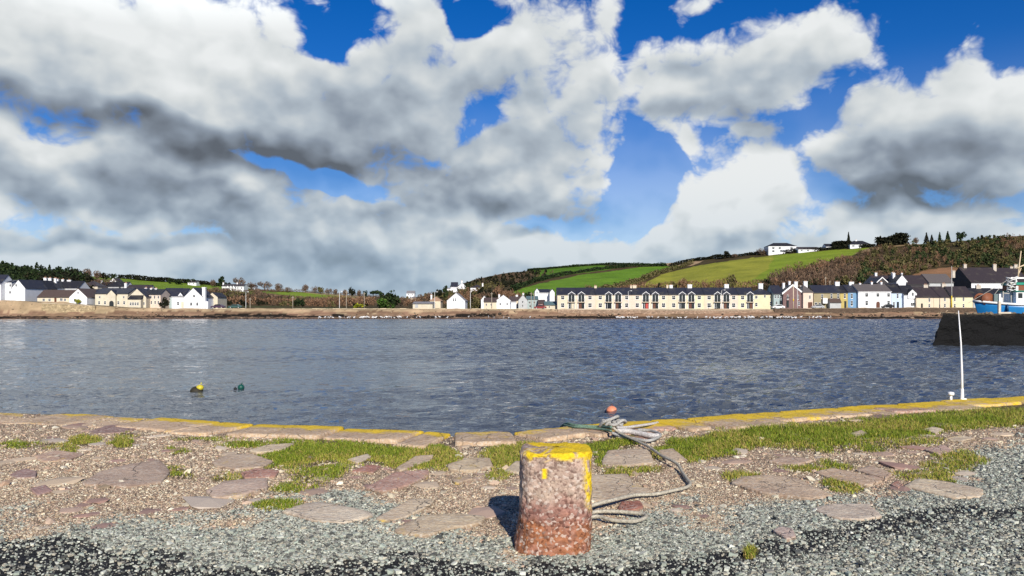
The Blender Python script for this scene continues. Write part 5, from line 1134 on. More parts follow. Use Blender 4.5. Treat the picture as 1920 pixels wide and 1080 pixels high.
TANW = mat_rubble('tan_rubble', (.42, .33, .20)); DKW = mat_rubble('dark_rubble', (.12, .085, .06), 1.4); REDW = mat_rubble('reddish_rubble', (.34, .24, .17), 1.3); CAPS = mat_plain('wall_coping', (.50, .42, .31), .9, .3, .7)
seawall('tan rubble sea wall below the long cream bungalow and village hall', [(78, 569, 584, 264.5), (130, 571, 584, 264.3), (178, 574.5, 585, 264.5)], .6, TANW, CAPS)
seawall('low tan sea wall in front of the cream terrace', [(1046, 580.6, 587, 264.6), (1150, 581.4, 588, 264.4), (1260, 581.8, 588.5, 264.3), (1345, 582.2, 589, 264.4), (1448, 581.4, 588, 264.6)], .5, REDW, CAPS)
seawall('dark rubble sea wall in front of the coloured old street', [(1452, 579.5, 587, 264.7), (1560, 579, 587, 264.5), (1660, 578.5, 586, 264.6), (1770, 577.8, 586, 264.8), (1850, 578, 586, 264.8)], .6, DKW, mat_plain('dark_coping', (.20, .15, .11), .9, .3, .7))
seawall('long pale kerb wall along the grass bank of the shore road', [(400, 579.2, 582, 267.2), (560, 579.6, 582, 267.2), (700, 579.4, 582, 267.0), (860, 579.6, 582, 267.2), (1040, 580, 582, 267.2)], .4, TANW, mat_plain('pale_coping', (.66, .55, .38), .9, .2, .7))  # kerb coping in a paler tan than the other walls

POLE = mat_plain('galvanised_pole', (.62, .62, .60), .5, .12, 2, .4); WOODP = mat_plain('grey_wood_pole', (.36, .31, .24), .85, .25, 2)
LAMPS = [(461, 548, 580, 'shore lamp with double head standing on the pale kerb wall'), (636.5, 547, 580, 'tall shore lamp in front of the left hand field'), (815, 548, 592, 'lamp on the bank beside the long low shed'), (1178, 546, 582, 'lamp before the fourth terrace house'), (1353, 544.5, 581, 'lamp before the ninth terrace house'), (1495, 537, 579, 'slim lamp before the plum brick house'), (882, 545, 580, 'lamp beside the white gabled house with pale roof')]
LAMPS[1] = (636.5, 547, 580, 'tall shore lamp in front of the low green field')
for x, yt, yb, lab in LAMPS:
    Y = 268.5 if x < 900 else 267.5; z0, z1 = PZ(yb, Y) - .2, PZ(yt, Y); t = thing('street_lamp', lab, 'street lamp', (PX(x, Y), Y, z0), 0, 'street lamps along the far shore'); h = z1 - z0
    m = MB(); m.tube([(0, 0, 0), (0, 0, h * .25), (0, 0, h)], [.12, .09, .06], 8); m.build('pole', POLE, t, True)
    m = MB(); m.tube([(0, 0, h - .05), (.35, -.2, h + .12), (.8, -.4, h + .15)], .04, 6); 
    m.build('arm', POLE, t, True); m = MB(); m.box(.7, 1.15, -.55, -.3, h + .06, h + .2); m.build('lamp_head', TRIM, t)
POLES = [(469, 558, 578, 'short pole just past the double headed lamp'), (549, 555, 572, 'grey pole among brown scrub beside a dark bush'), (649.5, 545, 578, 'thin pole next to the tall lamp before the field'), (683, 548, 570, 'pole rising from bushes near the yellow gorse'), (922, 548, 572, 'pole beside the broad white gabled house'), (996, 548, 578, 'first of two poles before the teal roofed house'), (1001.5, 549, 578, 'second of two poles before the teal roofed house'),
         (1548, 519, 548, 'pole rising above the khaki house roof'), (1556, 526, 548, 'short pole beside the taller one over the khaki house')]
for x, yt, yb, lab in POLES:
    Y = 270 if x < 1100 else 284; z0, z1 = PZ(yb, Y) - 1.5, PZ(yt, Y); t = thing('utility_pole', lab, 'pole', (PX(x, Y), Y, z0), 0, 'wooden poles of the village'); h = z1 - z0
    m = MB(); m.tube([(0, 0, 0), (0, 0, h)], [.13, .09], 8); m.build('post', WOODP, t, True); m = MB(); m.box(-.5, .5, -.06, .06, h - .55, h - .43); m.build('crossarm', WOODP, t)
t = thing('lamp_standard', 'cream lamp standard with an ochre banded foot before the plum brick house', 'street lamp', (PX(1487.5, 267), 267, PZ(579, 267) - .3)); h = PZ(533, 267) - PZ(579, 267) + .3
m = MB(); m.tube([(0, 0, 0), (0, 0, h)], [.17, .11], 10); m.build('pole', mat_plain('cream_pole', (.66, .56, .40), .5, .1, 2), t, True); m = MB(); m.lathe([(.19, h * .33), (.19, h * .42)], 10); m.build('band', YELLOWP, t, True); m = MB(); m.tube([(0, 0, h - .1), (.3, -.1, h + .1), (.9, -.3, h + .15)], .05, 6); m.build('arm', POLE, t, True)
t = thing('flagpole', 'very tall slim pole with yellow foot before the cream cottages', 'pole', (PX(1784.5, 267), 267, PZ(579, 267) - .3)); h = PZ(499, 267) - PZ(579, 267) + .3
m = MB(); m.tube([(0, 0, h * .32), (0, 0, h)], [.13, .05], 8); m.build('shaft', POLE, t, True); m = MB(); m.tube([(0, 0, 0), (0, 0, h * .32 - .005)], [.2, .17], 10); m.build('foot', YELLOWP, t, True)

def make_car(label, x, yb, Y, col, L=4.2, rz=0.0, group='cars parked along the shore road'):
    t = thing('parked_car', label, 'car', (PX(x, Y), Y, PZ(yb, Y)), rz, group); mt = mat_plain('car_paint_%d' % int(x), col, .25, .05, 2, .5)
    pr = [(-.5, .28), (-.5, .62), (-.44, .80), (-.30, .86), (-.17, 1.36), (.0, 1.45), (.22, 1.42), (.36, .98), (.48, .88), (.5, .6), (.5, .28)]
    m = prism_mesh('b', [(s * L, z) for s, z in pr], -.82, .82, 'y'); me = m.mesh('body'); bevel(me, .05, 2); obj('body', me, mt, t)
    for q in (-.826, .816):
        m = MB(); m.poly([(-.26 * L, q, .92), (-.16 * L, q, 1.28), (.0, q, 1.36), (.2 * L, q, 1.33), (.3 * L, q, .96), (-.26 * L, q + .01, .92), (-.16 * L, q + .01, 1.28), (.0, q + .01, 1.36), (.2 * L, q + .01, 1.33), (.3 * L, q + .01, .96)], [(0, 1, 2, 3, 4), (9, 8, 7, 6, 5)] + [(i, (i + 1) % 5, 5 + (i + 1) % 5, 5 + i) for i in range(5)])
        m.build('side_window', GLASS, t)
    for sx in (-.31, .31):
        for sy in (-.8, .8):
            m = MB(); m.tube([(sx * L, sy - .09, .31), (sx * L, sy + .09, .31)], .31, 14); w = m.build('wheel', DARKIRON, t, True)
            m = MB(); m.tube([(sx * L, sy - .1, .31), (sx * L, sy + .1, .31)], .17, 10); m.build('rim', POLE, w, True)
    return t
make_car('dark plum car parked beside the beige shed', 409, 578.3, 270.5, (.06, .03, .06), 4.6)
make_car('muted green van shaped car near the first lamp', 441, 578.3, 272, (.04, .09, .08), 4.4)  # dull green paint
make_car('dark red car parked beside the brick outhouse', 1013, 579.6, 270, (.22, .03, .03))
make_car('white car parked under the sage green house', 1459, 579, 269.5, (.75, .75, .75))
make_car('black car parked before the pale blue house', 1664.5, 578.3, 268.5, (.015, .015, .018), 4.0)
make_car('silver car parked before the khaki house', 1533, 578.6, 269.5, (.4, .41, .43))
# ------------------------------------------------------------------ trees, hedges, woods
def mat_leaf(name, var=.35):
    t = NT(name); a = t.attr('tint'); n = t.noise(t.geo(), .9, 3)
    return t.set(t.mix(n, t.mix(1.0, a, (1 - var,) * 3, 'MULTIPLY'), t.mix(1.0, a, (1 + var,) * 3, 'MULTIPLY')), .85, spec=.1)
LEAF = mat_leaf('foliage'); BARK = mat_plain('bark', (.085, .06, .042), .95, .3, 1.5)
PAL = {'pine': [(.035, .055, .020), (.05, .07, .025), (.025, .042, .016), (.065, .075, .03)], 'bare': [(.15, .095, .062), (.115, .075, .052), (.18, .12, .08), (.09, .066, .048)], 'olive': [(.095, .09, .032), (.13, .11, .045), (.07, .07, .026), (.15, .125, .06)],
       'dark': [(.016, .030, .012), (.024, .042, .014), (.012, .020, .010), (.034, .050, .018)], 'green': [(.04, .085, .014), (.06, .11, .018), (.03, .06, .012), (.085, .13, .03)],
       'gorse': [(.30, .30, .02), (.42, .40, .03), (.15, .19, .02), (.22, .25, .03)], 'rust': [(.18, .10, .058), (.225, .13, .075), (.14, .08, .048), (.25, .16, .10)], 'dim': [(.012, .016, .008), (.02, .022, .012), (.010, .012, .008), (.028, .026, .014)]}
def crown_points(kind, n, rng):
    """leaf clump centres in a unit crown (radius 1, height 0..2)"""
    if kind == 'conifer':
        h = rng.uniform(.1, 2, n); r = (1.02 - h / 2) * (0.75 + .35 * np.sin(h * 22) ** 2) * np.sqrt(rng.uniform(.15, 1, n)); a = rng.uniform(0, 6.283, n)
        return np.stack([r * np.cos(a), r * np.sin(a), h - r * .18], -1)
    if kind == 'flat':
        a = rng.uniform(0, 6.283, n); r = np.sqrt(rng.uniform(0, 1, n)); return np.stack([r * np.cos(a), r * np.sin(a), 1.55 + rng.normal(0, .12, n) - .25 * r], -1)
    k = rng.integers(6, 10); cs = rng.normal(0, .36, (k, 3)) + np.array([0, 0, 1.0]); cs[:, 2] = np.clip(cs[:, 2], .45, 1.55); rs = rng.uniform(.32, .58, k)
    w = rng.integers(0, k, n); d = rng.normal(0, 1, (n, 3)); d /= np.linalg.norm(d, axis=1)[:, None]; rad = rng.uniform(.35, 1, n) ** .45
    p = cs[w] + d * (rs[w] * rad)[:, None]; p[:, 2] = np.clip(p[:, 2], .08, 2.1)
    return p
def leaf_faces(p, size, rng, twig=False):
    n = len(p); a = rng.normal(0, 1, (n, 3)); a /= np.linalg.norm(a, axis=1)[:, None]
    if twig: a[:, 2] = np.abs(a[:, 2]) + .5; a /= np.linalg.norm(a, axis=1)[:, None]
    b = np.cross(a, rng.normal(0, 1, (n, 3))); b /= np.linalg.norm(b, axis=1)[:, None]
    s = size * rng.uniform(.6, 1.3, n)[:, None]; wd = .22 if twig else .75
    v = np.stack([p - a * s - b * s * wd * .5, p - a * s * .2 + b * s * wd, p + a * s + b * s * wd * .3, p + a * s * .3 - b * s * wd], 1)
    f = np.arange(n * 4).reshape(n, 4); return v.reshape(-1, 3), f
def tree_mesh(kind, pal, seed, n=420):
    rng = np.random.default_rng(seed); shape = kind if kind in ('conifer', 'flat') else 'round'; twig = pal in ('bare', 'rust')
    p = crown_points(shape, n, rng); v, f = leaf_faces(p, .17 if twig else .15, rng, twig)
    c = np.array(PAL[pal])[rng.integers(0, 4, n)] * rng.uniform(.75, 1.25, (n, 1))
    me = npmesh('crown', v, f, False, np.repeat(c, 4, 0)); me.materials.append(LEAF)
    m = MB(); m.tube([(0, 0, -.35), (.01, 0, .3), (.02, .01, .9), (0, 0, 1.5)], [.10, .07, .045, .015], 7)
    for k in range(7 if shape == 'round' else 0):
        a = rng.uniform(0, 6.283); z = rng.uniform(.25, .9); l = rng.uniform(.5, .85); m.tube([(0, 0, z), (math.cos(a) * l * .5, math.sin(a) * l * .5, z + .3 * l), (math.cos(a) * l, math.sin(a) * l, z + .75 * l)], [.04, .025, .008], 5)
    tm = m.mesh('trunk', True); tm.materials.append(BARK); return me, tm
TREES = {}
def tree(name, label, x, yt, yb, w, kind, pal, group=None, Y=None, cat='tree', seed=None):
    if Y is None: Y, zb = ground_at(x, yb)
    zb = min(PZ(yb, Y), float(terrain_z(x, Y)))
    key = (kind, pal, (seed if seed is not None else int(x)) % 4)
    if key not in TREES: TREES[key] = tree_mesh(kind, pal, hash(key[2]) + len(TREES) * 7)
    cm, tm = TREES[key]; h = PZ(yt, Y) - zb; r = w / 2 * Y / F
    t = thing(name, label, cat, (PX(x, Y), Y, zb), (x * 1.7) % 6.28, group); t.scale = (r, r, h / 2.05)
    obj('crown', cm, None, t)
    if cat == 'tree': obj('trunk', tm, None, t)
    return t
def clump_strip(path, dens, wid, hgt, pal, seed, size=.5):
    """hedge foliage along world points"""
    rng = np.random.default_rng(seed); P_ = []
    for (a, b) in zip(path[:-1], path[1:]):
        L = (b - a).length; n = int(L * dens * 2.2); t = rng.uniform(0, 1, n); base = np.array(a)[None] * (1 - t[:, None]) + np.array(b)[None] * t[:, None]
        hh = hgt * (0.65 + .7 * vnoise(base[:, 0] * .12 + seed, base[:, 1] * .12, seed)); u = rng.uniform(0, 1, n)
        base += np.stack([rng.normal(0, wid * .4, n), rng.normal(0, wid * .4, n), u * hh - .25], -1); P_.append(base)
    p = np.concatenate(P_); v, f = leaf_faces(p, size, rng, pal in ('bare', 'rust')); c = np.array(PAL[pal])[rng.integers(0, 4, len(p))] * rng.uniform(.7, 1.25, (len(p), 1))
    return v, f, np.repeat(c, 4, 0)
def hedge(label, px, hgt, pal, seed, dens=9, wid=1.6, size=.55, name='hedge', cat='hedge'):
    path = []
    for x, y in px:
        Y, z = ground_at(x, y); path.append(Vector((PX(x, Y), Y, z)))
    q = [path[0]]
    for a, b in zip(path[:-1], path[1:]):
        k = max(1, int((b - a).length / 12))
        for j in range(1, k + 1):
            c = a + (b - a) * (j / k); x = 960 + c.x * F / c.y; c.z = float(terrain_z(x, c.y)); q.append(c)
    v, f, c = clump_strip(q, dens, wid, hgt, pal, seed, size); o = Vector(path[0]); v = v - np.array(o)
    return tag(obj(name, npmesh(name, v, f, False, c), LEAF, None, o), label, cat)

hedge('dark hedge climbing between the two green fields to the skyline', [(960, 546), (1000, 530), (1040, 519.5), (1110, 509), (1180, 500), (1250, 499)], 3.2, 'dark', 1)
hedge('olive hedge line between the green field and the big yellowish field', [(1095, 553), (1150, 545), (1190, 532), (1228, 516), (1265, 506), (1300, 495)], 3.6, 'olive', 2)
hedge('thick dark skyline hedge above the small upper field', [(990, 508.2), (1040, 503.8), (1100, 498.6), (1140, 497), (1200, 497.6), (1250, 499)], 2.2, 'dark', 3, 20)
hedge('dark hedge along the top of the big yellowish field', [(1255, 500), (1300, 490), (1350, 484), (1430, 478), (1500, 473), (1560, 469), (1640, 464)], 3.0, 'dim', 4, 18)
hedge('brown hedge under the skyline trees over the low green field', [(480, 546), (540, 547), (620, 551), (700, 556.5), (740, 559)], 2.2, 'bare', 5)
hedge('dark hedge on the skyline above the village hall field', [(222, 521), (262, 525), (300, 528), (360, 532.5), (420, 537)], 2.6, 'dim', 6, 20)
hedge('brown scrubby hedge below the farmhouse field', [(380, 549), (430, 548), (480, 552), (540, 563), (600, 567), (690, 566)], 2.6, 'bare', 7, 12, 3, .7)
hedge('long brown thicket behind the pale kerb wall', [(400, 569), (450, 571), (520, 572), (600, 573), (660, 573), (700, 572)], 4.2, 'rust', 8, 22, 3, .6)
hedge('low hedge behind the cream terrace roofs', [(1160, 549), (1240, 543), (1320, 541), (1400, 540), (1440, 537)], 4.5, 'rust', 9, 14, 3, .7)
hedge('dark evergreen belt beside the wide hilltop bungalow', [(1646, 462), (1670, 460), (1700, 458)], 8.0, 'dim', 10, 55, 3, .9)
hedge('dark hedge before the low white hilltop bungalow', [(1405, 480), (1440, 477), (1500, 474), (1545, 470)], 3, 'dim', 11)
hedge('dark garden thicket by the half buried hilltop cottage', [(1562, 468), (1580, 467), (1594, 466)], 7, 'dim', 12, 50, 2, .9)
hedge('green garden hedge on the shore near the white gabled house with pale roof', [(838, 579), (872, 579), (905, 578)], 2.2, 'olive', 13, 22, 1, .4)
hedge('dark hedge in front of the scrub by the grey beige hill house', [(140, 548), (185, 543), (235, 545)], 5, 'bare', 14, 20, 3, .6)

G1 = 'bare and evergreen trees along the field skyline'
for x, yt, yb, w, kind, pal, lab in [
    (165, 499, 523, 26, 'round', 'bare', 'large brown skyline tree beside the dark conifer wood'), (181, 503, 525, 20, 'round', 'bare', 'second brown tree next to the large one by the conifer wood'), (198, 509, 526, 18, 'round', 'dim', 'dim tree at the upper end of the hall field'), (213, 511, 525, 11, 'round', 'dark', 'small dark round tree at the hall field corner'),
    (318, 519, 532, 10, 'round', 'dark', 'narrow dark tree alone on the skyline over the hall'), (335, 521, 533, 22, 'round', 'dark', 'wide dark tree by the flat white skyline cottage'), (357, 521, 534, 18, 'round', 'dark', 'dark tree directly over the flat white skyline cottage'), (377, 525, 536, 15, 'round', 'dim', 'dim tree between the skyline cottage and the round evergreen'),
    (398, 521, 538, 18, 'round', 'bare', 'brown tree leaning on the round evergreen'), (416, 516, 538, 21, 'round', 'dark', 'big round evergreen on the skyline before the farmhouse'), (429, 527, 538, 9, 'round', 'dim', 'small dim tree between evergreen and farmhouse'), (448, 518, 540, 22, 'round', 'bare', 'thin bare tree rising over the farmhouse'),
    (471, 528, 542, 22, 'round', 'bare', 'bare tree above the tiny white bungalow'), (496, 526, 544, 26, 'round', 'bare', 'wide bare tree on the low green field skyline'), (521, 528, 546, 22, 'round', 'bare', 'bare tree at the top end of the low green field'), (540, 537, 548, 12, 'round', 'bare', 'small bare bush on the low skyline gap'),
    (574, 530, 548, 19, 'round', 'bare', 'tall brown tree standing over the low green field'), (591, 535, 550, 14, 'round', 'bare', 'brown tree following the tall one over the low field'), (601, 536, 551, 14, 'round', 'olive', 'olive tinged tree over the low field'), (616, 539, 553, 13, 'round', 'bare', 'short brown tree over the tan field strip'), (629, 539, 553, 14, 'round', 'bare', 'brown skyline tree left of the tall shore lamp top'),
    (646, 540, 555, 14, 'round', 'bare', 'brown skyline tree just past the tall shore lamp'), (659, 538, 556, 15, 'round', 'dim', 'dim skyline tree past the tall shore lamp'), (673, 540, 557, 14, 'round', 'bare', 'brown tree before the last gap in the skyline'), (686, 543, 558, 10, 'round', 'dark', 'small dark tree beside the flat topped pine')]:
    lab = lab.replace('brown skyline tree left of the tall shore lamp top', 'brown skyline tree just before the tall shore lamp'); tree('skyline_tree', lab, x, yt, yb, w, kind, pal, G1)
tree('flat_topped_pine', 'sparse flat topped pine beside the big evergreens', 705, 542, 562, 22, 'flat', 'dark')
tree('evergreen_tree', 'biggest dark evergreen on the shore road', 731, 537.5, 578, 32, 'round', 'dark', Y=285); tree('evergreen_tree', 'dark evergreen leaning against the biggest one', 716, 545, 578, 26, 'round', 'dark', Y=288); tree('broadleaf_tree', 'bright green rounded tree in front of the big evergreens', 719, 554, 579, 34, 'round', 'green', Y=276)
tree('bare_tree', 'brown tree between the evergreens and the long low shed', 752, 553, 577, 20, 'round', 'bare', Y=290); tree('bare_tree', 'second brown tree before the long low shed', 765, 557, 578, 16, 'round', 'rust', Y=282)
tree('gorse_bush', 'bright yellow gorse bush beside the shore road', 672, 566.5, 579, 19, 'round', 'gorse', None, 274, 'bush'); tree('dark_bush', 'dark round bush in the brown thicket by a grey pole', 561, 557, 576, 22, 'round', 'dark', None, 281, 'bush'); tree('brown_bush', 'dark brown bush between the hall and the chimney house', 308, 556, 577, 20, 'round', 'dim', None, 271, 'bush')
tree('yellow_bush', 'yellow shrub against the white bungalow gable', 147, 560, 570, 10, 'round', 'gorse', None, 266.3, 'bush')
for x, yt, yb, w, kind, pal, lab in [(836, 533, 560, 16, 'round', 'dark', 'dark tree next to the thin white outhouse'), (821, 537, 562, 20, 'round', 'dim', 'dim tree on the slope above the tan roofed cottage'), (806, 544, 566, 20, 'round', 'bare', 'bare tree above the tan roofed cottage'), (789, 548, 567, 18, 'round', 'bare', 'bare tree above the long low shed'), (849, 530, 545, 9, 'round', 'dark', 'dark tree beside the roof of the steep gabled hill house'), (878, 530, 548, 14, 'round', 'dark', 'dark tree between the two houses under the scrub hill'),
    (933, 533, 566, 30, 'round', 'rust', 'large russet bare tree before the scrub hill'), (951, 541, 566, 20, 'round', 'rust', 'smaller russet tree beside the large russet one'), (912, 545, 566, 20, 'round', 'bare', 'brown tree on the slope under the dormered hill house'), (893, 553, 574, 16, 'round', 'olive', 'olive green tree beside the small white gable'), (1010, 552, 563, 12, 'round', 'gorse', 'yellow green bush in front of the double gabled hill house'), (990, 545, 562, 14, 'round', 'dim', 'dim tree just before the double gabled hill house'),
    (1154, 527, 543, 9, 'round', 'dark', 'lone dark tree in the hedge over the fourth terrace house'), (1102, 533, 545, 12, 'round', 'rust', 'russet bush over the second terrace house'), (1280, 517, 545, 28, 'round', 'rust', 'broad russet tree over the seventh terrace house'), (1262, 526, 546, 18, 'round', 'olive', 'olive tree over the sixth terrace house'), (1322, 522, 545, 12, 'round', 'rust', 'slim russet tree over the ninth terrace house'), (1348, 521, 545, 16, 'round', 'rust', 'russet tree beside the grey olive tree'), (1372, 513, 545, 18, 'round', 'olive', 'tall grey olive tree over the tenth terrace house'), (1236, 529, 545, 8, 'round', 'dim', 'small dim tree on the yellowish field edge')]:
    tree('village_tree', lab, x, yt, yb, w, kind, pal, 'trees among the village houses')
for x, yt, yb, w, kind, pal, lab in [(1591, 435.5, 466, 13, 'conifer', 'dim', 'tall pointed conifer beside the wide hilltop bungalow'), (1427, 464, 479, 20, 'round', 'bare', 'bare tree beside the two storey hilltop house'), (1360, 470, 484, 22, 'round', 'dim', 'dark round tree on the hedge over the yellowish field'), (1378, 474, 483, 16, 'round', 'bare', 'low bare tree past the dark round hedge tree'), (1737, 436, 457, 13, 'conifer', 'dim', 'first ragged conifer on the ridge over the wood'), (1747, 440, 457, 12, 'conifer', 'dim', 'shorter conifer close to the first ragged one'), (1762, 435, 457, 11, 'conifer', 'dark', 'slim conifer in the middle of the ridge row'), (1777, 433.5, 456, 14, 'conifer', 'dark', 'fullest conifer of the ridge row'), (1801, 431.5, 455, 17, 'round', 'dark', 'spreading dark pine at the end of the ridge row'), (1718, 442, 458, 16, 'round', 'bare', 'bare tree between evergreen belt and ridge conifers'), (1840, 440, 452, 10, 'round', 'dim', 'small dim tree on the bare ridge above the big slate roofs')]:
    tree('hilltop_tree', lab, x, yt, yb, w, kind, pal, 'trees on the hilltop')

def wood(name, label, poly, n, pals, seed, hm=(5, 9), conif=.2, per=110):
    rng = np.random.default_rng(seed); V = []; C = []; xs = [p[0] for p in poly]; ys = [p[1] for p in poly]; got = 0; tries = 0
    while got < n and tries < n * 30:
        tries += 1; x = rng.uniform(min(xs), max(xs)); y = rng.uniform(min(ys), max(ys))
        if not inpoly(np.array([x]), np.array([y]), poly)[0]: continue
        Y, z = ground_at(x, y); h = rng.uniform(*hm) * 1.0; r = h * rng.uniform(.28, .46)
        patch = float(vnoise(np.array([x * .012 + seed]), np.array([y * .035]), seed)[0]); pal = pals[min(len(pals) - 1, int((patch * .9 + rng.uniform(-.12, .12) + .05) * len(pals)))] if rng.random() > .08 else pals[rng.integers(0, len(pals))]
        k = 'conifer' if rng.random() < conif and pal in ('dark', 'dim', 'olive') else 'round'
        p = crown_points(k, per, rng) * np.array([r, r, h / 2]); v, f = leaf_faces(p, .17 * r + .22, rng, pal in ('bare', 'rust'))
        c = np.array(PAL[pal])[rng.integers(0, 4, per)] * rng.uniform(.85, 1.15, (per, 1)) * rng.uniform(.8, 1.15); V.append(v + np.array([PX(x, Y), Y, z - .3])); C.append(np.repeat(c, 4, 0))
        got += 1
        # a bare stem
    V = np.concatenate(V); f = np.arange(len(V)).reshape(-1, 4)
    tag(obj(name, npmesh(name, V, f, False, np.concatenate(C)), LEAF), label, kind='stuff')
wood('woodland', 'mixed brown and dark green wood covering the hillside', [(1425, 541), (1462, 524), (1500, 508), (1560, 492), (1605, 478), (1650, 466), (1720, 460), (1860, 450), (1930, 444), (2080, 440), (2080, 515), (1880, 512), (1840, 500), (1760, 502), (1700, 518), (1640, 530), (1540, 543), (1480, 545)], 1150, ['rust', 'bare', 'olive', 'rust', 'pine', 'olive', 'pine', 'bare'], 31, (3.0, 5.6), .12, 90)
wood('woodland_edge', 'russet leafless wood behind the old street chimneys', [(1430, 545), (1468, 524), (1510, 510), (1570, 498), (1610, 510), (1600, 530), (1540, 546), (1480, 548)], 150, ['rust', 'bare', 'rust'], 32, (6, 10), 0)
wood('conifer_wood', 'near black conifer wood on the slope above the gabled houses', [(-140, 505), (0, 507), (60, 511), (130, 516), (150, 522), (180, 540), (120, 545), (60, 545), (-140, 550)], 520, ['dim', 'dark', 'dim'], 33, (4.5, 7.0), .12)
wood('scrub', 'dark heath and scrub on the hill over the shore cottages', [(872, 533), (900, 523), (950, 514), (1000, 509), (1042, 512), (1035, 518), (1000, 526), (960, 540), (900, 548), (870, 545)], 300, ['dim', 'bare', 'dim', 'olive'], 34, (1.6, 3.4), 0, 70)
wood('brown_scrub', 'brown brambles on the slope behind the shore cottages', [(755, 562), (800, 556), (870, 548), (950, 550), (980, 558), (940, 566), (870, 570), (780, 572)], 170, ['bare', 'olive', 'rust', 'dim'], 35, (2, 4.5), 0, 80)
wood('slope_scrub', 'brown bushes on the slope below the farmhouse field', [(395, 556), (450, 553), (560, 562), (690, 566), (690, 574), (560, 575), (420, 574)], 200, ['bare', 'rust', 'olive', 'bare', 'dim'], 36, (1.5, 3.2), 0, 80)
wood('village_shrubs', 'garden shrubs between the white houses and the hall', [(64, 560), (190, 545), (300, 552), (320, 566), (240, 560), (120, 558)], 70, ['dim', 'bare', 'dark'], 37, (2, 4.5), 0, 80)

# rocks, weed and gulls along the waterline
def shore_rocks():
    rng = np.random.default_rng(44); n = 4200; x = rng.uniform(-150, 2080, n); Y = rng.uniform(251.5, 266, n); d = fbm(x * .01, Y * .3, 3, 12)
    k = rng.random(n) < np.clip((d - .38) * 4, .05, 1); x, Y = x[k], Y[k]; n = len(x); Z = terrain_z(x, Y); X = PX(x, Y); S = np.clip(rng.lognormal(math.log(.22), .5, n), .1, .75)
    pal = np.array([(.05, .04, .03), (.03, .026, .02), (.17, .12, .09), (.26, .19, .13), (.10, .07, .05), (.02, .018, .014)]); C = np.where((Z > 1.5)[:, None], np.array([.36, .28, .19]) * rng.uniform(.5, 1.2, (n, 1)), pal[rng.integers(0, 6, n)])
    scatter('shore_rocks', X, Y, Z - S * .2, S, C, rock_kinds(6, rng, True), rng, 'weedy rocks strewn along the far waterline')
shore_rocks()
GULLW = mat_plain('white_feathers', (.85, .85, .84), .8, .05, 4)
def gulls():
    m = MB(); pts = [(-.30, 0, .20), (-.2, 0, .22), (-.05, 0, .24), (.1, 0, .27), (.17, 0, .32), (.2, 0, .38), (.235, 0, .41), (.27, 0, .40), (.31, 0, .385)]
    m.tube(pts, [.012, .045, .085, .08, .055, .042, .05, .03, .008], 8); m.tube([(-.01, .03, .18), (0, .03, 0)], .012, 5); m.tube([(-.01, -.03, .18), (0, -.03, 0)], .012, 5)
    me = m.mesh('gull', True); me.materials.append(GULLW); rng = np.random.default_rng(8)
    xs = np.concatenate([rng.normal(690, 40, 34), rng.uniform(590, 790, 22), rng.uniform(795, 1120, 10), rng.uniform(1125, 1330, 26), rng.normal(1400, 45, 40), rng.uniform(1440, 1560, 24)])
    for i, x in enumerate(xs):
        Y = rng.uniform(252.6, 255.4); o = bpy.data.objects.new('gull', me); COL.objects.link(o); o.location = (PX(x, Y), Y, max(.02, float(terrain_z(x, Y))) + rng.uniform(.05, .25)); o.rotation_euler = (0, 0, rng.uniform(0, 6.28)); s = rng.uniform(1.25, 1.8); o.scale = (s, s, s)
        tag(o, 'small white gull standing at the far waterline', 'gull', 'white gulls standing along the far waterline', 'thing')
gulls()
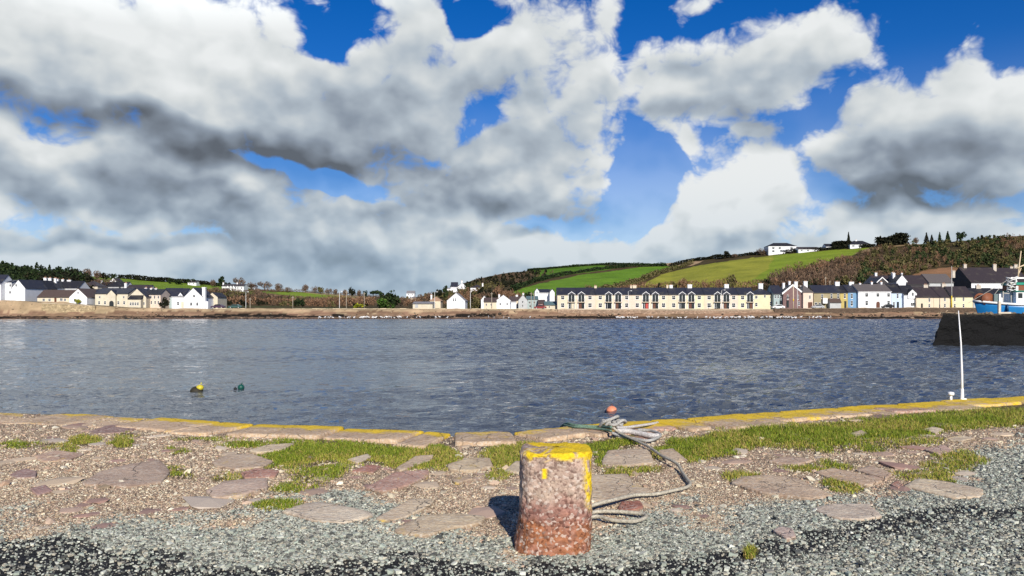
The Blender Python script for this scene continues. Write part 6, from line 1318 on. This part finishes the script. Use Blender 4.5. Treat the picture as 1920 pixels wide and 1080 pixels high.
# ------------------------------------------------------------------ pier and fishing boat
def pier():
    Y0, Y1 = 75.2, 84.5; org = (PX(1769, Y0), Y0, 0); t = thing('stone_pier', 'dark weed covered stone pier end beneath the blue boat', 'pier', org)
    tm = NT('weedy_masonry'); p = tm.geo(); z = tm.sep(p)[2]; n = tm.noise(p, 1.1, 5, .7); n2 = tm.noise(p, 6, 4, .7); v = tm.voro(tm.map(p, (1, 1, 2)), 1.3, 'F1', 'Color')
    h = tm.math('ADD', tm.math('MULTIPLY', z, .42), tm.math('MULTIPLY', n, .7)); stone = tm.mix(tm.sep(v)[0], (.030, .023, .018), (.085, .062, .045)); stone = tm.mix(tm.ramp(n2, [(.55, 0), (.62, .8)]), stone, (.16, .13, .085))
    c = tm.mix(tm.ramp(h, [(1.05, 0), (1.30, 1)]) if False else tm.ramp(tm.math('MULTIPLY', h, .5), [(.74, 0), (.90, 1)]), (.005, .005, .005), stone)
    tm.set(c, .8, tm.bump(tm.math('ADD', n2, tm.math('MULTIPLY', n, 2)), 1.0, .15), spec=.25)
    rng = np.random.default_rng(4); nx, nz = 150, 22; xe = 46.0
    rows = []; V = []
    zt = 2.98
    outline = []
    for i in range(nx + 1): outline.append((i / nx * xe, 0.0, 0, -1))
    # front face, then the sloping end face
    fr = []
    for k in range(nz + 1):
        z_ = -1 + (zt + 1) * k / nz; u = (z_ + 0) / zt; sl = 1.0 * (1 - max(0, u))
        line = []
        for i in range(36): line.append((-.0 - sl, (Y1 - Y0) * (1 - i / 36)))
        for i in range(nx + 1): line.append((i / nx * (xe + sl) - sl, -.25 * (1 - max(0, u))))
        fr.append([(x, y, z_) for x, y in line])
    A = np.array(fr); mm = A.shape[1]; flat = A.reshape(-1, 3)
    flat[:, 0] += flat[:, 1] * .56
    b1 = fbm(flat[:, 0] * .9 + flat[:, 1] * .9, flat[:, 2] * 1.6, 4, 77) - .5; flat[:, 1] += b1 * .5; flat[:, 0] += (fbm(flat[:, 1] * .8 + 9, flat[:, 2] * 1.3, 3, 78) - .5) * .4
    flat[:, 2] += np.where(flat[:, 2] > zt - .05, (fbm(flat[:, 0] * .5, flat[:, 1] * .5, 4, 79) - .5) * .4, 0)
    i = np.arange(nz * mm).reshape(nz, mm)[:, :-1].ravel(); f = np.stack([i, i + 1, i + mm + 1, i + mm], 1)
    obj('pier_face', npmesh('pier_face', flat, f, False), tm.m, t)
    gx = np.linspace(.0, xe, 150); gy = np.linspace(.05, Y1 - Y0, 30); GX, GY = np.meshgrid(gx, gy); GX = GX + GY * .56; GZ_ = zt - .04 + (fbm(GX * .5, GY * .5, 4, 79) - .5) * .45
    i = np.arange(29 * 150).reshape(29, 150)[:, :-1].ravel(); f = np.stack([i, i + 1, i + 151, i + 150], 1)
    dk = NT('pier_deck'); pp = dk.geo(); a = dk.noise(pp, .9, 5, .7); dk.set(dk.ramp(a, [(.3, (.05, .038, .028)), (.5, (.15, .115, .075)), (.62, (.10, .085, .035)), (.8, (.22, .18, .12))]), .95, spec=.1)
    obj('pier_deck', npmesh('pier_deck', np.stack([GX, GY, GZ_], -1).reshape(-1, 3), f, True), dk.m, t)
    n = 110; X = rng.uniform(.3, 26, n); Yv = rng.uniform(.1, 4, n); S = rng.uniform(.06, .24, n); V = []; Fs = []; b = 0
    for kx, ky, s in zip(X, Yv, S):
        kv, kf = RK[int(rng.integers(0, len(RK)))]; V.append(kv * s + np.array([kx, ky, zt + .05])); Fs.append(kf + b); b += len(kv)
    obj('loose_stones', npmesh('loose_stones', np.concatenate(V), np.concatenate(Fs), False), mat_plain('pier_stone', (.20, .16, .11), .95, .4, 1.2), t)['kind'] = 'stuff'
RK = rock_kinds(6, np.random.default_rng(2), True)
pier()
Yp = 76.6
t = thing('mooring_timber', 'pale timber post with a short beam on the pier before the boat', 'post', (PX(1873.5, Yp), Yp, 2.85)); TIM = mat_plain('pale_timber', (.60, .53, .42), .85, .25, 2)
m = MB(); m.box(-.11, .11, -.11, .11, -.1, PZ(565, Yp) - 2.85); m.build('upright', TIM, t); m = MB(); m.box(-.2, 1.0, -.24, -.115, PZ(588, Yp) - 2.85, PZ(585, Yp) - 2.85); m.build('beam', TIM, t)

def boat():
    Y = 90.0; L = 17.0; B = 2.5; org = (PX(1826, Y), Y, 0); t = thing('fishing_boat', 'blue fishing boat with white rail and wheelhouse moored behind the pier', 'boat', org)
    BL = mat_plain('boat_blue', (.018, .21, .52), .35, .2, 1.2, .5); WH = mat_plain('boat_white', (.80, .80, .77), .4, .12, 2, .5); DKB = mat_plain('boat_dark_blue', (.012, .05, .13), .4, .2, 1.5); GR = mat_plain('boat_green', (.02, .25, .17), .5, .2, 2); RST = mat_plain('boat_antifouling', (.10, .06, .045), .7, .3, 1.5); STEEL = mat_plain('rigging_steel', (.45, .43, .38), .5, .2, 3); ORB = mat_plain('boat_brown', (.22, .08, .04), .6, .2, 2); GALV = mat_plain('derrick_paint', (.66, .52, .34), .5, .2, 2)
    zs = lambda u: 3.62 + .55 * (1 - u) ** 3 * 1.0 if False else PZ(571.5, Y) + .42 * max(0, 1 - u * 3.2) ** 2
    secs = []; ns = 40; prof = [(0.0, .02), (.35, .10), (.62, .30), (.85, .62), (.97, .92), (1.0, 1.0)]
    V = []; Fs = []
    for i in range(ns + 1):
        u = i / ns; w = B * (1 - (1 - min(1, u / .42)) ** 2.2) ** .8 * (1 - .12 * max(0, u - .7) / .3) + .04; top = zs(u); bot = -1.0
        row = []
        for side in (-1, 1):
            pr = prof if side == -1 else prof[::-1]
            for pw, ph in pr:
                hh = bot + (top - bot) * ph; rake = (1 - ph) * 1.6 * max(0, 1 - u * 4); row.append((u * L + rake, side * w * pw ** (0.65), hh))
        V += row
    k = 12
    for i in range(ns):
        for j in range(k - 1):
            Fs.append((i * k + j, (i + 1) * k + j, (i + 1) * k + j + 1, i * k + j + 1))
    V = np.array(V); me = bpy.data.meshes.new('hull'); me.from_pydata(V.tolist(), [], Fs + [tuple(range(ns * k, ns * k + k))]); me.polygons.foreach_set('use_smooth', [True] * len(me.polygons)); me.update()
    for q in (BL, RST): me.materials.append(q)
    for p in me.polygons: p.material_index = 1 if p.center.z < 1.1 else 0
    h = obj('hull', me, None, t)
    for side in (-1, 1):
        m = MB(); pts = []
        for i in range(ns + 1):
            u = i / ns; w = B * (1 - (1 - min(1, u / .42)) ** 2.2) ** .8 * (1 - .12 * max(0, u - .7) / .3) + .04; pts.append((u * L, side * (w + .02), zs(u)))
        m.tube(pts, .15, 6); m.build('rail', WH, t, True)
    m = MB(); m.poly([(u * L, s * (B * (1 - (1 - min(1, u / .42)) ** 2.2) ** .8), zs(u) - .25) for s, us in ((-1, np.linspace(.01, 1, 20)), (1, np.linspace(1, .01, 20))) for u in us], [tuple(range(40))]); m.build('deck', STEEL, t)
    for u in (.155, .36, .52): 
        m = MB(); w = B * (1 - (1 - min(1, u / .42)) ** 2.2) ** .8; m.tube([(u * L, -w - .12, zs(u) - .05), (u * L, -w - .14, zs(u) - .85)], [.09, .14], 8); m.build('fender', DKB, t, True)
    X = lambda x: PX(x, Y - 1.5) - org[0]; Z = lambda y: PZ(y, Y - 1.5)
    # wheelhouse far aft, cut by the picture margin
    m = MB(); m.box(X(1905.5), X(1990), -1.5, 1.5, zs(.6) - .3, Z(546.5)); me = m.mesh('wheelhouse'); bevel(me, .06); wh = obj('wheelhouse', me, WH, t)
    m = MB(); m.box(X(1902), X(1994), -1.7, 1.7, Z(546.5) + .003, Z(545)); m.build('wheelhouse_roof', GR, wh)
    for a, b in ((1909, 1917), (1921, 1934)):
        m = MB(); m.box(X(a), X(b), -1.53, -1.503, Z(559), Z(549.5)); m.build('wheelhouse_window', GLASS, wh)
    m = MB(); m.box(X(1908.5), X(1985), -1.3, 1.3, Z(545) + .005, Z(534)); m.build('upper_bridge', ORB, wh); m = MB(); m.box(X(1907), X(1990), -1.4, 1.4, Z(534) + .003, Z(529.5)); m.build('bridge_band', GR, wh)
    m = MB(); m.box(X(1906.5), X(1911), -1.35, -1.28, Z(545) + .01, Z(536)); m.build('life_raft', WH, wh)
    # gantry with crossbeam, mast and derrick
    m = MB(); m.box(X(1900), X(1990), -1.1, -.85, Z(522.5), Z(519.5)); m.box(X(1909), X(1911), -1.08, -.87, Z(529.5), Z(522.5)); m.build('gantry', WH, t)
    m = MB(); m.tube([(X(1915), -.9, Z(519.4)), (X(1917), -.9, Z(500)), (X(1921), -.9, Z(470))], [.1, .07, .05], 8); m.tube([(X(1911), -.9, Z(503)), (X(1930), -.9, Z(495))], .08, 6); m.tube([(X(1914), -.9, Z(519)), (X(1921), -.9, Z(502))], .05, 6); m.build('derrick', GALV, t, True)
    m = MB(); m.tube([(X(1903), -.8, zs(.5)), (X(1903), -.8, Z(522.5))], .13, 8); m.build('mast', STEEL, t, True)
    m = MB()
    for k in range(16):
        a = k * 2.4; m.tube([(X(1903) + .5 * math.cos(a), -.9 + .4 * math.sin(a), Z(547) + .10 * k), (X(1903) + .6 * math.cos(a + 1), -.9 + .5 * math.sin(a + 1), Z(547) + .10 * k + .2), (X(1903) + .4 * math.cos(a + 2.2), -.9 + .4 * math.sin(a + 2.2), Z(547) + .10 * k + .05)], .06, 6)
    m.build('rope_bundle', WH, t, True)
    m = MB(); m.tube([(X(1860), -.7, Z(561)), (X(1860), .7, Z(561))], .52, 20); m.tube([(X(1860), -.78, Z(561)), (X(1860), -.7, Z(561))], .72, 20); m.tube([(X(1860), .7, Z(561)), (X(1860), .78, Z(561))], .72, 20); m.build('net_drum', ORB, t, True)
    m = MB(); m.box(X(1869), X(1877), -1.0, .8, zs(.4) - .2, Z(551)); me = m.mesh('winch_housing'); bevel(me, .06); obj('winch_housing', me, mat_plain('boat_grey_green', (.13, .18, .18), .5, .2, 2), t)
    m = MB(); m.box(X(1877.5), X(1881), -1.1, .8, zs(.4) - .2, Z(551)); m.box(X(1881), X(1884), -1.1, .8, zs(.4) - .2, Z(558)); me = m.mesh('locker'); obj('locker', me, WH, t)
    m = MB(); m.tube([(X(1886), -1.0, Z(549.5)), (X(1897), -1.0, Z(550.5))], .07, 6); m.tube([(X(1886), -1.0, zs(.5)), (X(1886), -1.0, Z(546))], .06, 6); m.build('boom', STEEL, t, True)
    for a, b, c, d in ((1828, 568, 1903, 521), (1903, 521, 1860, 566)):
        m = MB(); m.tube([(X(a), -.2, Z(b)), (X(c), -.8, Z(d))], .025, 5); m.build('stay', STEEL, t)
boat()
